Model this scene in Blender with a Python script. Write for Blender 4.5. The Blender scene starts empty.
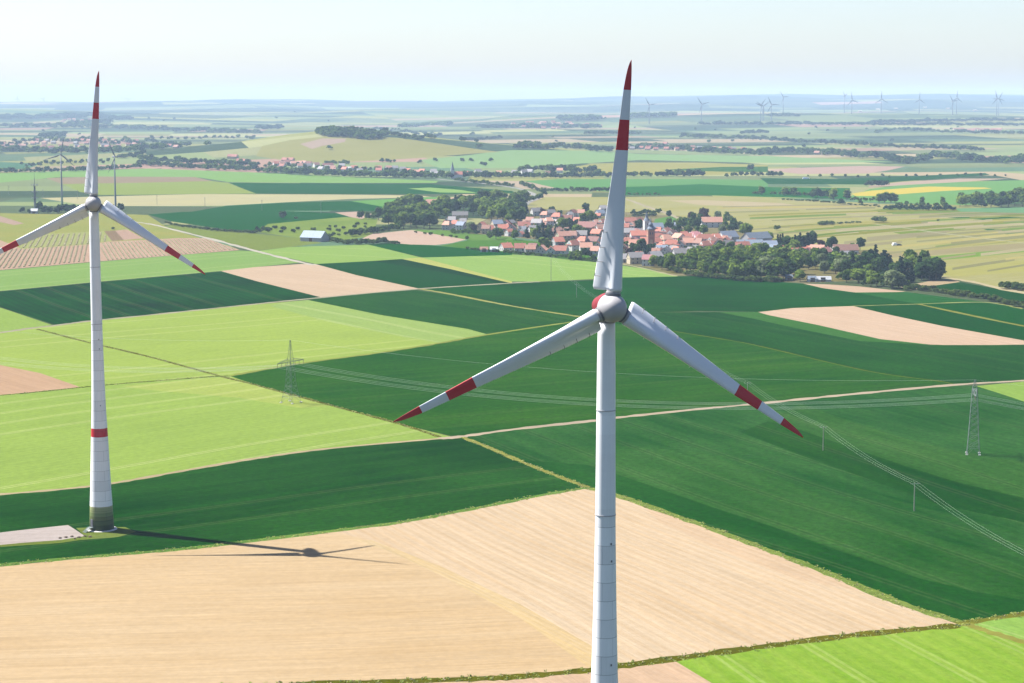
import bpy, bmesh, math, random
import numpy as np
from mathutils import Vector, Matrix
from mathutils.geometry import delaunay_2d_cdt

random.seed(11)
rng = np.random.default_rng(7)
SC = bpy.context.scene
COL = SC.collection
PI = math.pi

# ------------------------------------------------------------------ camera model
CW, CH, F = 1024, 683, 2000.0
CAMZ = 136.0
PITCH = math.atan((341.5 - 100.0) / F)
SP, CP = math.sin(PITCH), math.cos(PITCH)

def lin(c):
    return tuple(((v / 255.0) / 12.92 if v <= 10 else (((v / 255.0) + 0.055) / 1.055) ** 2.4) for v in c)

KEXP = 4.2
AIR = (.55, .72, .88)
def alb(c, k=1.0, d=0):
    green = c[1] > c[0]
    if green and c[1] < 150: c = (c[0] * 1.08 + 3, c[1] * .94, c[2] * .76)      # field greens are a warm green
    elif green and c[2] > c[0] * .6: c = (c[0] * 1.05 + 3, c[1] * .985, c[2] * .88)
    f = 1 - math.exp(-4.3e-5 * min(d, 2600) * (1 if c[1] < 150 else .45)) if green else 0
    return tuple(min(0.85, max(v * .08, (v - f * a) / (1 - f)) / KEXP * k) for v, a in zip(lin(c), AIR))

# ------------------------------------------------------------------ terrain height (metres)
PR_Y = np.array([0, 3000, 4500, 6000, 8000, 9000, 10000, 11500, 14000, 18000, 22000, 26000, 40000.])
PR_Z = np.array([0, 0, 2, 8, 22, 42, 62, 40, 60, 140, 190, 190, 150.])
PL_Y = np.array([0, 3000, 4500, 6000, 8000, 10000, 13000, 15000, 17000, 20000, 23000, 26000, 40000.])
PL_Z = np.array([0, 0, 4, 8, 13, 24, 52, 60, 90, 102, 96, 90, 60.])

def smooth_interp(y, Y, Z):
    d = np.abs(y) * 0.05 + 1
    return (np.interp(y - d, Y, Z) + np.interp(y, Y, Z) * 2 + np.interp(y + d, Y, Z)) / 4

def T(x, y):
    x = np.asarray(x, float); y = np.asarray(y, float)
    a = x / np.maximum(np.abs(y), 300)
    s = np.clip((a + 0.08) / 0.2, 0, 1); s = s * s * (3 - 2 * s)
    yy = np.maximum(y, 0)
    z = smooth_interp(yy, PL_Y, PL_Z) * (1 - s) + smooth_interp(yy, PR_Y, PR_Z) * s
    def g(cx, cy, sx, sy, h):
        return h * np.exp(-((x - cx) / sx) ** 2 - ((y - cy) / sy) ** 2)
    z = z + g(-400, 4700, 240, 330, 30) + g(-390, 4620, 560, 480, 24)      # wooded knoll
    z = z + g(-190, 5000, 420, 420, 14)
    z = z + g(-2450, 11800, 1100, 900, 26) + g(-3000, 17500, 1500, 1300, 15)
    z = z + g(-2700, 20000, 700, 1800, 40) + g(-1900, 21500, 900, 1800, 25)
    z = z + g(1300, 9800, 900, 700, 14) + g(250, 7600, 420, 420, 10)
    n = np.clip((y - 7000) / 6000, 0, 1)
    z = z + n * (9 * np.sin(x / 510 + y / 900 + 1.0) + 7 * np.sin(x / 290 - y / 1300 + 2.2) + 5 * np.sin(x / 900 + y / 400) + 3 * np.sin(x / 170 + 0.7))
    m = np.clip((y - 3000) / 2500, 0, 1)
    z = z + m * (2.2 * np.sin(x / 330 + y / 500) + 1.5 * np.sin(y / 260 - x / 700 + 1))
    return z

def Tz(x, y):
    return float(T(np.array([x]), np.array([y]))[0])

TS = np.concatenate([np.linspace(60, 3000, 300), np.geomspace(3010, 60000, 1400)])
def ray(px, py):
    dx = (px - 512.0) / F; dy = -(py - 341.5) / F
    return np.array([dx, dy * SP + CP, dy * CP - SP])
def U(px, py, zoff=0.0):
    """pixel of the study photograph -> point of the ground"""
    d = ray(px, py)
    if py > 195 and d[2] < 0:
        t = (CAMZ - zoff) / -d[2]
        if t * d[1] < 2900:
            return Vector((d[0] * t, d[1] * t, zoff))
    P = d[None, :] * TS[:, None]
    h = CAMZ + P[:, 2] - T(P[:, 0], P[:, 1]) - zoff
    k = np.nonzero(h <= 0)[0]
    if len(k) == 0:
        t = 24000.0
    else:
        i = k[0]
        if i == 0: t = TS[0]
        else:
            a, b = TS[i - 1], TS[i]
            t = a + (b - a) * h[i - 1] / (h[i - 1] - h[i])
    p = d * t
    return Vector((p[0], p[1], Tz(p[0], p[1]) + zoff))
def at_depth(px, py, ydist):
    d = ray(px, py); t = ydist / d[1]
    return Vector((d[0] * t, d[1] * t, CAMZ + d[2] * t))

# ------------------------------------------------------------------ object helpers
def tag(o, label=None, cat=None, group=None, kind=None):
    if label: o['label'] = label
    if cat: o['category'] = cat
    if group: o['group'] = group
    if kind: o['kind'] = kind
    return o
def link(o, parent=None):
    COL.objects.link(o)
    if parent is not None: o.parent = parent
    return o
def empty(name, loc=(0, 0, 0), rz=0, label=None, cat=None, group=None):
    o = bpy.data.objects.new(name, None); link(o)
    o.location = loc; o.rotation_euler = (0, 0, rz); o.empty_display_size = 1
    return tag(o, label, cat, group)
def mesh_obj(name, verts, faces, mats, parent=None, midx=None, smooth=False):
    me = bpy.data.meshes.new(name)
    me.from_pydata([tuple(v) for v in verts], [], [tuple(f) for f in faces])
    for m in (mats if isinstance(mats, (list, tuple)) else [mats]): me.materials.append(m)
    if midx is not None: me.polygons.foreach_set('material_index', midx)
    if smooth: me.polygons.foreach_set('use_smooth', [True] * len(me.polygons))
    me.update()
    o = bpy.data.objects.new(name, me)
    return link(o, parent)
class MB:
    def __init__(s): s.v = []; s.f = []; s.m = []
    def add(s, v, f, m=0):
        n = len(s.v); s.v += [tuple(a) for a in v]; s.f += [tuple(i + n for i in q) for q in f]; s.m += [m] * len(f)
    def box(s, x0, x1, y0, y1, z0, z1, m=0):
        v = [(x, y, z) for z in (z0, z1) for y in (y0, y1) for x in (x0, x1)]
        s.add(v, [(0, 2, 3, 1), (4, 5, 7, 6), (0, 1, 5, 4), (2, 6, 7, 3), (0, 4, 6, 2), (1, 3, 7, 5)], m)
    def bar(s, a, b, r, n=4, m=0, r2=None):
        a = Vector(a); b = Vector(b); d = (b - a)
        if d.length < 1e-6: return
        d.normalize(); u = d.orthogonal().normalized(); w = d.cross(u)
        r2 = r if r2 is None else r2
        v = []
        for p, rr in ((a, r), (b, r2)):
            for k in range(n):
                t = 2 * PI * (k + .5) / n; v.append(p + u * math.cos(t) * rr + w * math.sin(t) * rr)
        f = [(k, (k + 1) % n, n + (k + 1) % n, n + k) for k in range(n)] + [tuple(range(n))[::-1], tuple(range(n, 2 * n))]
        s.add(v, f, m)
    def lathe(s, prof, n=24, axis='z', mfun=None, cap=True):
        """prof: list of (t, r) along the axis"""
        v = []
        for t, r in prof:
            for k in range(n):
                a = 2 * PI * k / n
                c, q = math.cos(a) * r, math.sin(a) * r
                v.append((c, q, t) if axis == 'z' else (c, t, -q))
        base = len(s.v); s.v += v
        for i in range(len(prof) - 1):
            for k in range(n):
                s.f.append((base + i * n + k, base + i * n + (k + 1) % n, base + (i + 1) * n + (k + 1) % n, base + (i + 1) * n + k))
                s.m.append(mfun(i) if mfun else 0)
        if cap:
            s.f.append(tuple(base + k for k in range(n))[::-1]); s.m.append(mfun(0) if mfun else 0)
            e = base + (len(prof) - 1) * n
            s.f.append(tuple(e + k for k in range(n))); s.m.append(mfun(len(prof) - 2) if mfun else 0)
    def gable(s, L, W, h, rh, ov=0.4, mr=0, hip=0.0, th=0.25):
        """roof slabs, ridge along x"""
        X = L / 2 + ov; Y = W / 2 + ov; z0 = h - rh * (ov / (W / 2)); zr = h + rh; hx = X - hip
        for sg in (-1, 1):
            v = [(-X, sg * Y, z0), (X, sg * Y, z0), (hx, 0, zr), (-hx, 0, zr)]
            v += [(a, b, c + th) for a, b, c in v]
            q = [(0, 1, 2, 3), (7, 6, 5, 4), (0, 4, 5, 1), (1, 5, 6, 2), (2, 6, 7, 3), (3, 7, 4, 0)]
            if sg > 0: q = [t[::-1] for t in q]
            s.add(v, q, mr)
        if hip > 0:
            for sg in (-1, 1):
                v = [(sg * X, -Y, z0 + th), (sg * X, Y, z0 + th), (sg * hx, 0, zr + th), (sg * X, -Y, z0), (sg * X, Y, z0), (sg * hx, 0, zr)]
                q = [(0, 1, 2), (5, 4, 3), (0, 3, 4, 1)]
                if sg < 0: q = [t[::-1] for t in q]
                s.add(v, q, mr)
    def build(s, name, mats, parent=None, smooth=False):
        return mesh_obj(name, s.v, s.f, mats, parent, s.m, smooth)
def kids(o): return list(o.children)
def copy_tree(o, parent=None):
    c = o.copy(); COL.objects.link(c)
    if parent is not None: c.parent = parent
    for ch in kids(o): copy_tree(ch, c)
    return c

# ------------------------------------------------------------------ materials
def new_mat(name):
    m = bpy.data.materials.new(name); m.use_nodes = True
    nt = m.node_tree; nt.nodes.clear()
    out = nt.nodes.new('ShaderNodeOutputMaterial'); b = nt.nodes.new('ShaderNodeBsdfPrincipled')
    nt.links.new(b.outputs[0], out.inputs[0])
    b.inputs['Roughness'].default_value = 0.85
    return m, nt, b
def N(nt, t, **kw):
    n = nt.nodes.new('ShaderNode' + t)
    for k, v in kw.items():
        if k.startswith('i_'):
            n.inputs[int(k[2:])].default_value = v
        else: setattr(n, k, v)
    return n
def L(nt, a, b): nt.links.new(a, b)
def math_n(nt, op, a=None, b=None, c=None):
    n = nt.nodes.new('ShaderNodeMath'); n.operation = op
    for i, q in enumerate((a, b, c)):
        if q is None: continue
        if isinstance(q, (int, float)): n.inputs[i].default_value = q
        else: nt.links.new(q, n.inputs[i])
    return n.outputs[0]
def mix_col(nt, fac, a, b, blend='MIX'):
    n = nt.nodes.new('ShaderNodeMix'); n.data_type = 'RGBA'; n.blend_type = blend
    if isinstance(fac, (int, float)): n.inputs[0].default_value = fac
    else: nt.links.new(fac, n.inputs[0])
    for i, q in ((6, a), (7, b)):
        if isinstance(q, tuple): n.inputs[i].default_value = (*q[:3], 1)
        else: nt.links.new(q, n.inputs[i])
    return n.outputs[2]
def paint(name, col, rough=0.8, var=0.12, scale=0.6, spec=0.3, rnd=0.0, metal=0.0):
    """weathered plain surface: colour with noise, optional change from one object to the next"""
    m, nt, b = new_mat(name)
    tc = N(nt, 'TexCoord'); no = N(nt, 'TexNoise'); no.inputs['Scale'].default_value = scale; no.inputs['Detail'].default_value = 5
    L(nt, tc.outputs['Object'], no.inputs['Vector'])
    f = math_n(nt, 'MULTIPLY_ADD', no.outputs[0], var * 2, 1 - var)
    if rnd > 0:
        oi = N(nt, 'ObjectInfo'); f = math_n(nt, 'MULTIPLY', f, math_n(nt, 'MULTIPLY_ADD', oi.outputs['Random'], rnd * 2, 1 - rnd))
    vm = N(nt, 'VectorMath', operation='SCALE'); vm.inputs[0].default_value = col[:3]; L(nt, f, vm.inputs['Scale'])
    L(nt, vm.outputs[0], b.inputs['Base Color'])
    b.inputs['Roughness'].default_value = rough; b.inputs['Specular IOR Level'].default_value = spec; b.inputs['Metallic'].default_value = metal
    return m
M = {}
M['white'] = paint('turbine_white', (0.50, 0.50, 0.51), 0.42, 0.06, 0.25, 0.4)
M['blade'] = paint('blade_white', (0.54, 0.55, 0.57), 0.35, 0.06, 0.25, 0.4)
M['nacelle_red'] = paint('nacelle_red', (0.16, 0.012, 0.018), 0.7, 0.1, 0.3, 0.2)
M['red'] = paint('turbine_red', (0.40, 0.004, 0.012), 0.6, 0.06, 0.3, 0.4)
M['hubgrey'] = paint('hub_grey', (0.30, 0.285, 0.285), 0.55, 0.12, 0.5, 0.3)
M['darkgrey'] = paint('bearing_grey', (0.12, 0.12, 0.13), 0.6, 0.15, 1.0)
M['shadewhite'] = paint('small_turbine_shaded_white', (0.15, 0.16, 0.18), 0.7, 0.04, 0.2)  # backlit shade of the white turbines put into a dark blue-grey colour
M['tgreen'] = paint('small_turbine_green', (0.10, 0.17, 0.11), 0.6, 0.04, 0.2)
M['steel'] = paint('galvanised_steel', (0.11, 0.135, 0.125), 0.6, 0.1, 2.0)
M['wire'] = paint('aluminium_wire', (0.30, 0.33, 0.30), 0.6, 0.02, 0.1)
M['wood'] = paint('weathered_pole_wood', (0.20, 0.19, 0.17), 0.9, 0.15, 1.5)
M['concrete'] = paint('pale_concrete', (0.45, 0.43, 0.40), 0.9, 0.12, 0.6)
M['ceramic'] = paint('insulator_ceramic', (0.12, 0.08, 0.06), 0.3, 0.05, 1)
M['bark'] = paint('bark', (0.09, 0.07, 0.05), 0.95, 0.25, 1.2)
M['glass'] = paint('window_glass', (0.05, 0.06, 0.075), 0.15, 0.1, 1, 0.6)
M['doorbrown'] = paint('door_brown', (0.12, 0.07, 0.045), 0.7, 0.1, 1)

def tower_mat():
    m, nt, b = new_mat('concrete_tower_paint')
    tc = N(nt, 'TexCoord'); sx = N(nt, 'SeparateXYZ'); L(nt, tc.outputs['Object'], sx.inputs[0])
    no = N(nt, 'TexNoise'); no.inputs['Scale'].default_value = 0.35; no.inputs['Detail'].default_value = 6
    L(nt, tc.outputs['Object'], no.inputs['Vector'])
    seg = 3.2
    zz = math_n(nt, 'DIVIDE', sx.outputs[2], seg)
    fr = math_n(nt, 'FRACT', zz); fl = math_n(nt, 'FLOOR', zz)
    low = math_n(nt, 'LESS_THAN', sx.outputs[2], 66.0)
    seam = math_n(nt, 'MULTIPLY', math_n(nt, 'LESS_THAN', fr, 0.03), low)
    ang = math_n(nt, 'ARCTAN2', sx.outputs[1], sx.outputs[0])
    half = math_n(nt, 'MULTIPLY', math_n(nt, 'MODULO', fl, 2.0), 0.55)
    v1 = math_n(nt, 'LESS_THAN', math_n(nt, 'FRACT', math_n(nt, 'ADD', math_n(nt, 'DIVIDE', ang, 2.0944), half)), 0.018)
    vseam = math_n(nt, 'MULTIPLY', v1, low)
    wn = N(nt, 'TexWhiteNoise', noise_dimensions='1D'); L(nt, fl, wn.inputs['W'])
    tone = math_n(nt, 'MULTIPLY_ADD', wn.outputs[0], 0.14, 0.93)
    # vertical run-off streaks
    cx = N(nt, 'CombineXYZ'); L(nt, math_n(nt, 'MULTIPLY', ang, 5.0), cx.inputs[0]); L(nt, math_n(nt, 'MULTIPLY', sx.outputs[2], 0.05), cx.inputs[2])
    st = N(nt, 'TexNoise'); st.inputs['Scale'].default_value = 1.6; st.inputs['Detail'].default_value = 4; L(nt, cx.outputs[0], st.inputs['Vector'])
    f = math_n(nt, 'MULTIPLY', tone, math_n(nt, 'MULTIPLY_ADD', no.outputs[0], 0.12, 0.92))
    f = math_n(nt, 'MULTIPLY', f, math_n(nt, 'MULTIPLY_ADD', st.outputs[0], 0.14, 0.93))
    ss = math_n(nt, 'MAXIMUM', seam, math_n(nt, 'MULTIPLY', vseam, 0.6))
    f = math_n(nt, 'MULTIPLY', f, math_n(nt, 'MULTIPLY_ADD', ss, -0.45, 1.0))
    # painted base: five green bands fading up to the white, and the red ring
    cr = N(nt, 'ValToRGB'); cr.color_ramp.interpolation = 'CONSTANT'
    el = cr.color_ramp.elements
    el[0].position = 0.0; el[0].color = (*alb((72, 110, 66), 1.6), 1)
    el[1].position = 0.019; el[1].color = (*alb((90, 128, 76), 1.7), 1)
    W_ = (0.68, 0.68, 0.68, 1)
    for p, c in ((0.032, (*alb((112, 146, 88), 1.8), 1)), (0.045, (*alb((134, 166, 106), 1.9), 1)), (0.058, (*alb((160, 184, 134), 2), 1)), (0.071, (*alb((184, 200, 164), 2), 1)), (0.078, W_),
                 (0.300, (0.42, 0.006, 0.016, 1)), (0.328, W_)):
        e = el.new(p); e.color = c
    L(nt, math_n(nt, 'DIVIDE', sx.outputs[2], 100.0), cr.inputs[0])
    vm = N(nt, 'VectorMath', operation='SCALE'); L(nt, cr.outputs[0], vm.inputs[0]); L(nt, f, vm.inputs['Scale'])
    L(nt, vm.outputs[0], b.inputs['Base Color'])
    b.inputs['Roughness'].default_value = 0.55; b.inputs['Specular IOR Level'].default_value = 0.3
    return m
M['tower'] = tower_mat()

def foliage(name, dark, light, scale=0.5, rnd=0.25):
    m, nt, b = new_mat(name)
    tc = N(nt, 'TexCoord'); no = N(nt, 'TexNoise'); no.inputs['Scale'].default_value = scale; no.inputs['Detail'].default_value = 3
    L(nt, tc.outputs['Object'], no.inputs['Vector'])
    oi = N(nt, 'ObjectInfo')
    f = math_n(nt, 'ADD', math_n(nt, 'MULTIPLY_ADD', no.outputs[0], 1.6, -0.5), math_n(nt, 'MULTIPLY_ADD', oi.outputs['Random'], rnd * 2, -rnd))
    n2 = nt.nodes.new('ShaderNodeClamp'); L(nt, f, n2.inputs[0])
    c = mix_col(nt, n2.outputs[0], dark, light)
    b = N(nt, 'BsdfDiffuse'); L(nt, c, b.inputs[0])
    tr = N(nt, 'BsdfTranslucent'); L(nt, c, tr.inputs[0]); mx = N(nt, 'MixShader'); mx.inputs[0].default_value = 0.38
    out = [n for n in nt.nodes if n.type == 'OUTPUT_MATERIAL'][0]
    L(nt, b.outputs[0], mx.inputs[1]); L(nt, tr.outputs[0], mx.inputs[2]); L(nt, mx.outputs[0], out.inputs[0])
    return m
M['leaf'] = foliage('broadleaf_foliage', (0.035, 0.075, 0.014), (0.26, 0.34, 0.05))
M['leafdark'] = foliage('dark_foliage', (0.016, 0.042, 0.014), (0.08, 0.13, 0.03))
M['conifer'] = foliage('conifer_foliage', (0.010, 0.026, 0.018), (0.03, 0.055, 0.03))
M['willow'] = foliage('silvery_foliage', (0.09, 0.12, 0.05), (0.20, 0.24, 0.11))
M['purple'] = foliage('copper_foliage', (0.03, 0.018, 0.02), (0.07, 0.035, 0.03))
M['hedge'] = foliage('hedge_foliage', (0.03, 0.055, 0.014), (0.12, 0.16, 0.035))
M['weeds'] = foliage('dry_weeds', (0.22, 0.17, 0.13), (0.34, 0.27, 0.2), 1.5)
M['vine'] = foliage('vine_leaves', (0.20, 0.18, 0.10), (0.30, 0.26, 0.16), 0.05)

M['verge'] = foliage('verge_grass', (0.14, 0.18, 0.04), (0.32, 0.33, 0.10), 0.15)
def ground_mat():
    m, nt, b = new_mat('fields')
    geo = N(nt, 'NewGeometry')
    a1 = N(nt, 'Attribute', attribute_name='fcol'); a2 = N(nt, 'Attribute', attribute_name='fcol2')
    p1 = N(nt, 'Attribute', attribute_name='fpar'); p2 = N(nt, 'Attribute', attribute_name='fpar2')
    s1 = N(nt, 'SeparateXYZ'); L(nt, p1.outputs['Vector'], s1.inputs[0])
    s2 = N(nt, 'SeparateXYZ'); L(nt, p2.outputs['Vector'], s2.inputs[0])
    P = N(nt, 'SeparateXYZ'); L(nt, geo.outputs['Position'], P.inputs[0])
    c, s_, sp = s1.outputs
    stripe, streak, tram = s2.outputs
    # along (v) and across (u) the rows
    v = math_n(nt, 'ADD', math_n(nt, 'MULTIPLY', P.outputs[0], c), math_n(nt, 'MULTIPLY', P.outputs[1], s_))
    u = math_n(nt, 'SUBTRACT', math_n(nt, 'MULTIPLY', P.outputs[1], c), math_n(nt, 'MULTIPLY', P.outputs[0], s_))
    # slow wander of the rows
    wv = N(nt, 'TexNoise'); wv.inputs['Scale'].default_value = 0.004; wv.inputs['Detail'].default_value = 1; L(nt, geo.outputs['Position'], wv.inputs['Vector'])
    uw = math_n(nt, 'ADD', u, math_n(nt, 'MULTIPLY', wv.outputs[0], 22.0))
    un = math_n(nt, 'DIVIDE', uw, sp)
    w = math_n(nt, 'MULTIPLY_ADD', math_n(nt, 'SINE', math_n(nt, 'MULTIPLY', un, 2 * PI)), 0.5, 0.5)
    # every row of its own strength
    wn = N(nt, 'TexWhiteNoise', noise_dimensions='1D'); L(nt, math_n(nt, 'FLOOR', un), wn.inputs['W'])
    rowf = math_n(nt, 'MULTIPLY', math_n(nt, 'MULTIPLY', w, math_n(nt, 'MULTIPLY_ADD', wn.outputs[0], 0.6, 0.5)), stripe)
    # streaks stretched along the rows
    cx = N(nt, 'CombineXYZ'); L(nt, math_n(nt, 'MULTIPLY', uw, 0.11), cx.inputs[0]); L(nt, math_n(nt, 'MULTIPLY', v, 0.009), cx.inputs[1])
    n1 = N(nt, 'TexNoise'); n1.inputs['Scale'].default_value = 1.0; n1.inputs['Detail'].default_value = 7; n1.inputs['Roughness'].default_value = 0.62; L(nt, cx.outputs[0], n1.inputs['Vector'])
    n2 = N(nt, 'TexNoise'); n2.inputs['Scale'].default_value = 0.011; n2.inputs['Detail'].default_value = 5; L(nt, geo.outputs['Position'], n2.inputs['Vector'])
    sf = math_n(nt, 'MULTIPLY_ADD', n1.outputs[0], 2.2, -0.72)
    pf = math_n(nt, 'MULTIPLY_ADD', n2.outputs[0], 3.2, -1.2)
    mixf = math_n(nt, 'MULTIPLY', math_n(nt, 'ADD', math_n(nt, 'MULTIPLY', sf, 0.6), math_n(nt, 'MULTIPLY', pf, 0.5)), streak)
    tot = math_n(nt, 'ADD', rowf, mixf)
    cl = nt.nodes.new('ShaderNodeClamp'); L(nt, tot, cl.inputs[0])
    col = mix_col(nt, cl.outputs[0], a1.outputs['Color'], a2.outputs['Color'])
    # tramlines: wheel pairs every 24 m
    tu = math_n(nt, 'FRACT', math_n(nt, 'DIVIDE', uw, 24.0))
    ta = math_n(nt, 'LESS_THAN', math_n(nt, 'ABSOLUTE', math_n(nt, 'SUBTRACT', tu, 0.40)), 0.022)
    tb = math_n(nt, 'LESS_THAN', math_n(nt, 'ABSOLUTE', math_n(nt, 'SUBTRACT', tu, 0.50)), 0.022)
    tf = math_n(nt, 'MULTIPLY', math_n(nt, 'MAXIMUM', ta, tb), tram)
    wn2 = N(nt, 'TexWhiteNoise', noise_dimensions='1D'); L(nt, math_n(nt, 'FLOOR', math_n(nt, 'DIVIDE', uw, 24.0)), wn2.inputs['W'])
    tf = math_n(nt, 'MULTIPLY', tf, math_n(nt, 'GREATER_THAN', wn2.outputs[0], 0.35))
    col = mix_col(nt, tf, col, mix_col(nt, 0.32, a1.outputs['Color'], (0.40, 0.36, 0.20)))
    # crop grain
    sc_ = N(nt, 'SeparateColor'); L(nt, a1.outputs['Color'], sc_.inputs[0])
    gr = math_n(nt, 'GREATER_THAN', sc_.outputs[1], sc_.outputs[0])
    n3 = N(nt, 'TexNoise'); n3.inputs['Scale'].default_value = 0.9; n3.inputs['Detail'].default_value = 4; n3.inputs['Roughness'].default_value = 0.7; cg = N(nt, 'CombineXYZ'); L(nt, uw, cg.inputs[0]); vs_ = math_n(nt, 'MULTIPLY', v, math_n(nt, 'MULTIPLY_ADD', gr, 0.26, 0.04)); L(nt, vs_, cg.inputs[1]); L(nt, cg.outputs[0], n3.inputs['Vector'])
    n4 = N(nt, 'TexNoise'); n4.inputs['Scale'].default_value = 0.3; n4.inputs['Detail'].default_value = 5; n4.inputs['Roughness'].default_value = 0.75; cg2 = N(nt, 'CombineXYZ'); L(nt, uw, cg2.inputs[0]); L(nt, math_n(nt, 'MULTIPLY', vs_, 0.25), cg2.inputs[1]); L(nt, cg2.outputs[0], n4.inputs['Vector'])
    g = math_n(nt, 'MULTIPLY', math_n(nt, 'MULTIPLY_ADD', n3.outputs[0], 0.55, 0.725), math_n(nt, 'MULTIPLY_ADD', n4.outputs[0], 0.45, 0.775))
    n5 = N(nt, 'TexNoise'); n5.inputs['Scale'].default_value = 0.38; n5.inputs['Detail'].default_value = 4; n5.inputs['Roughness'].default_value = 0.85; L(nt, geo.outputs['Position'], n5.inputs['Vector'])
    dk = math_n(nt, 'MINIMUM', math_n(nt, 'MAXIMUM', math_n(nt, 'MULTIPLY_ADD', sc_.outputs[1], -14.0, 2.3), 0.7), 2.0); amp = math_n(nt, 'ADD', math_n(nt, 'MULTIPLY', gr, math_n(nt, 'SUBTRACT', dk, 0.5)), 0.5)
    g = math_n(nt, 'MULTIPLY', g, math_n(nt, 'ADD', math_n(nt, 'MULTIPLY', math_n(nt, 'SUBTRACT', n5.outputs[0], 0.5), amp), 1.0))
    vm = N(nt, 'VectorMath', operation='SCALE'); L(nt, col, vm.inputs[0]); L(nt, g, vm.inputs['Scale'])
    df = N(nt, 'BsdfDiffuse'); L(nt, vm.outputs[0], df.inputs[0])
    out = [n for n in nt.nodes if n.type == 'OUTPUT_MATERIAL'][0]; L(nt, df.outputs[0], out.inputs[0])
    bp = N(nt, 'Bump'); bp.inputs['Strength'].default_value = 0.35; bp.inputs['Distance'].default_value = 0.5; L(nt, n3.outputs[0], bp.inputs['Height'])
    L(nt, bp.outputs[0], df.inputs['Normal'])
    return m
M['ground'] = ground_mat()
SUN_E = 5.0; SKY_E = 0.054; EXPO = 1.7; HAZE = 4.9e-5; HAZE_C = (0.57, 0.745, 0.95, 1); HAZE_G = 0.0
# ================================================================== FIELDS
# every entry: key, kind name, label, outline, colour, second colour, row direction, spacing, stripe, streak, tram
LG = (160, 200, 112); LG2 = (188, 214, 104); DG = (27, 92, 56); DG2 = (40, 112, 62)
TG = (44, 112, 82); TG2 = (58, 130, 96); SAND = (234, 200, 150); SAND2 = (247, 219, 176); PINK = (240, 208, 176); PINK2 = (228, 186, 156)
OL = (172, 182, 112); OL2 = (150, 168, 92); OL3 = (196, 190, 134)
FIELDS = []
def FD(key, name, label, pts, c, c2, rows=((0, 300), (500, 260)), sp=3.0, stripe=0.15, streak=0.5, tram=0.0):
    FIELDS.append(dict(key=key, name=name, label=label, pts=pts, c=c, c2=c2, rows=rows, sp=sp, stripe=stripe, streak=streak, tram=tram))
FD('S', 'stubble_field', 'wide sandy bare field with the long turbine shadow lying on it', [(-260, 592), (-80, 573), (0, 566.5), (60, 560.5), (120, 555.5), (180, 550.5), (240, 543.5), (330, 532.5), (400, 523.5), (470, 510.5), (540, 496.5), (588, 488), (620, 497), (690, 522), (768, 551), (830, 575), (900, 604), (957, 624), (850, 634), (760, 645.5), (700, 653), (590, 668.5), (512, 675), (440, 678), (250, 684.5), (-300, 700)], SAND, SAND2, ((0, 600), (500, 583)), 2.2, .1, .8)
FD('S2', 'stubble_field', 'pale half of the sandy field with diagonal drill rows right of the shadow', [(335, 532), (400, 523.5), (470, 510.5), (540, 496.5), (588, 488), (620, 497), (690, 522), (768, 551), (830, 575), (900, 604), (957, 624), (850, 634), (760, 645.5), (700, 653), (600, 667), (520, 615), (440, 572), (380, 543)], (247, 222, 186), (238, 204, 158), ((620, 500), (900, 610)), 3.6, .45, .5)
FD('S', 'stubble_field', '', [(352, 540), (372, 540), (440, 566), (520, 604), (590, 645), (612, 667), (590, 668.5), (520, 618), (440, 575), (385, 550)], (238, 206, 146), (244, 216, 168), ((352, 540), (600, 660)), 2.0, .5, .9)
FD('S2', 'stubble_field', '', [(640, 503), (690, 522), (768, 551), (830, 575), (870, 592), (800, 580), (720, 550), (660, 522)], (238, 204, 162), (246, 218, 182), ((620, 500), (900, 610)), 3.4, .4, .5)
FD('bottom_bare', 'bare_field', 'pinkish bare field below the dark grass ditch at the bottom edge', [(-300, 704), (250, 688), (440, 681), (512, 679), (590, 672.5), (675, 661), (740, 700), (860, 790), (-400, 790)], (240, 206, 170), (230, 192, 154), ((620, 500), (900, 610)), 2.2, .3, .6)
FD('bottom_green', 'crop_field', 'bright green field with pale streaks in the bottom right corner', [(675, 661), (700, 656), (760, 648), (850, 637), (957, 627), (1024, 616), (1200, 590), (1300, 700), (860, 790), (740, 700)], (136, 186, 48), (176, 206, 84), ((775, 650), (840, 690)), 5.0, .3, .9, .3)
FD('bottom_green2', 'crop_field', 'small pale green field right of the track in the bottom right corner', [(968, 623), (1024, 614), (1200, 585), (1300, 690), (1024, 641)], (158, 200, 92), (170, 210, 100), ((968, 623), (1024, 641)), 3.0, .2, .5, .3)
# dark field with the turbine
FD('D1', 'crop_field', 'dark green wheat field the red-ringed turbine stands in', [(-260, 520), (-80, 501), (0, 495), (60, 490), (112, 484), (180, 472), (256, 459), (330, 449), (440, 439), (462, 437.5), (520, 462), (588, 488), (540, 495), (470, 508), (400, 521), (330, 530), (240, 541), (180, 548), (120, 553), (60, 558), (0, 564), (-260, 590)], (21, 85, 43), (54, 124, 72), ((0, 500), (440, 448)), 3.0, .12, 1.0, .08)
FD('D1', 'crop_field', '', [(100, 517), (180, 507), (300, 490), (400, 472), (460, 466), (400, 474), (300, 493), (180, 510), (100, 519)], (31, 97, 51), (54, 122, 72), ((0, 500), (440, 448)), 3, .1, 1.0, .08)
FD('pad', 'gravel_pad', 'pale gravel crane pad beside the foot of the red-ringed turbine', [(-200, 548), (0, 532.5), (30, 529), (68, 525), (76, 530), (85, 536), (60, 540), (20, 543), (0, 545), (-200, 560)], (226, 212, 202), (206, 190, 178), ((0, 533), (85, 530)), 2.0, .1, .9)
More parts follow.
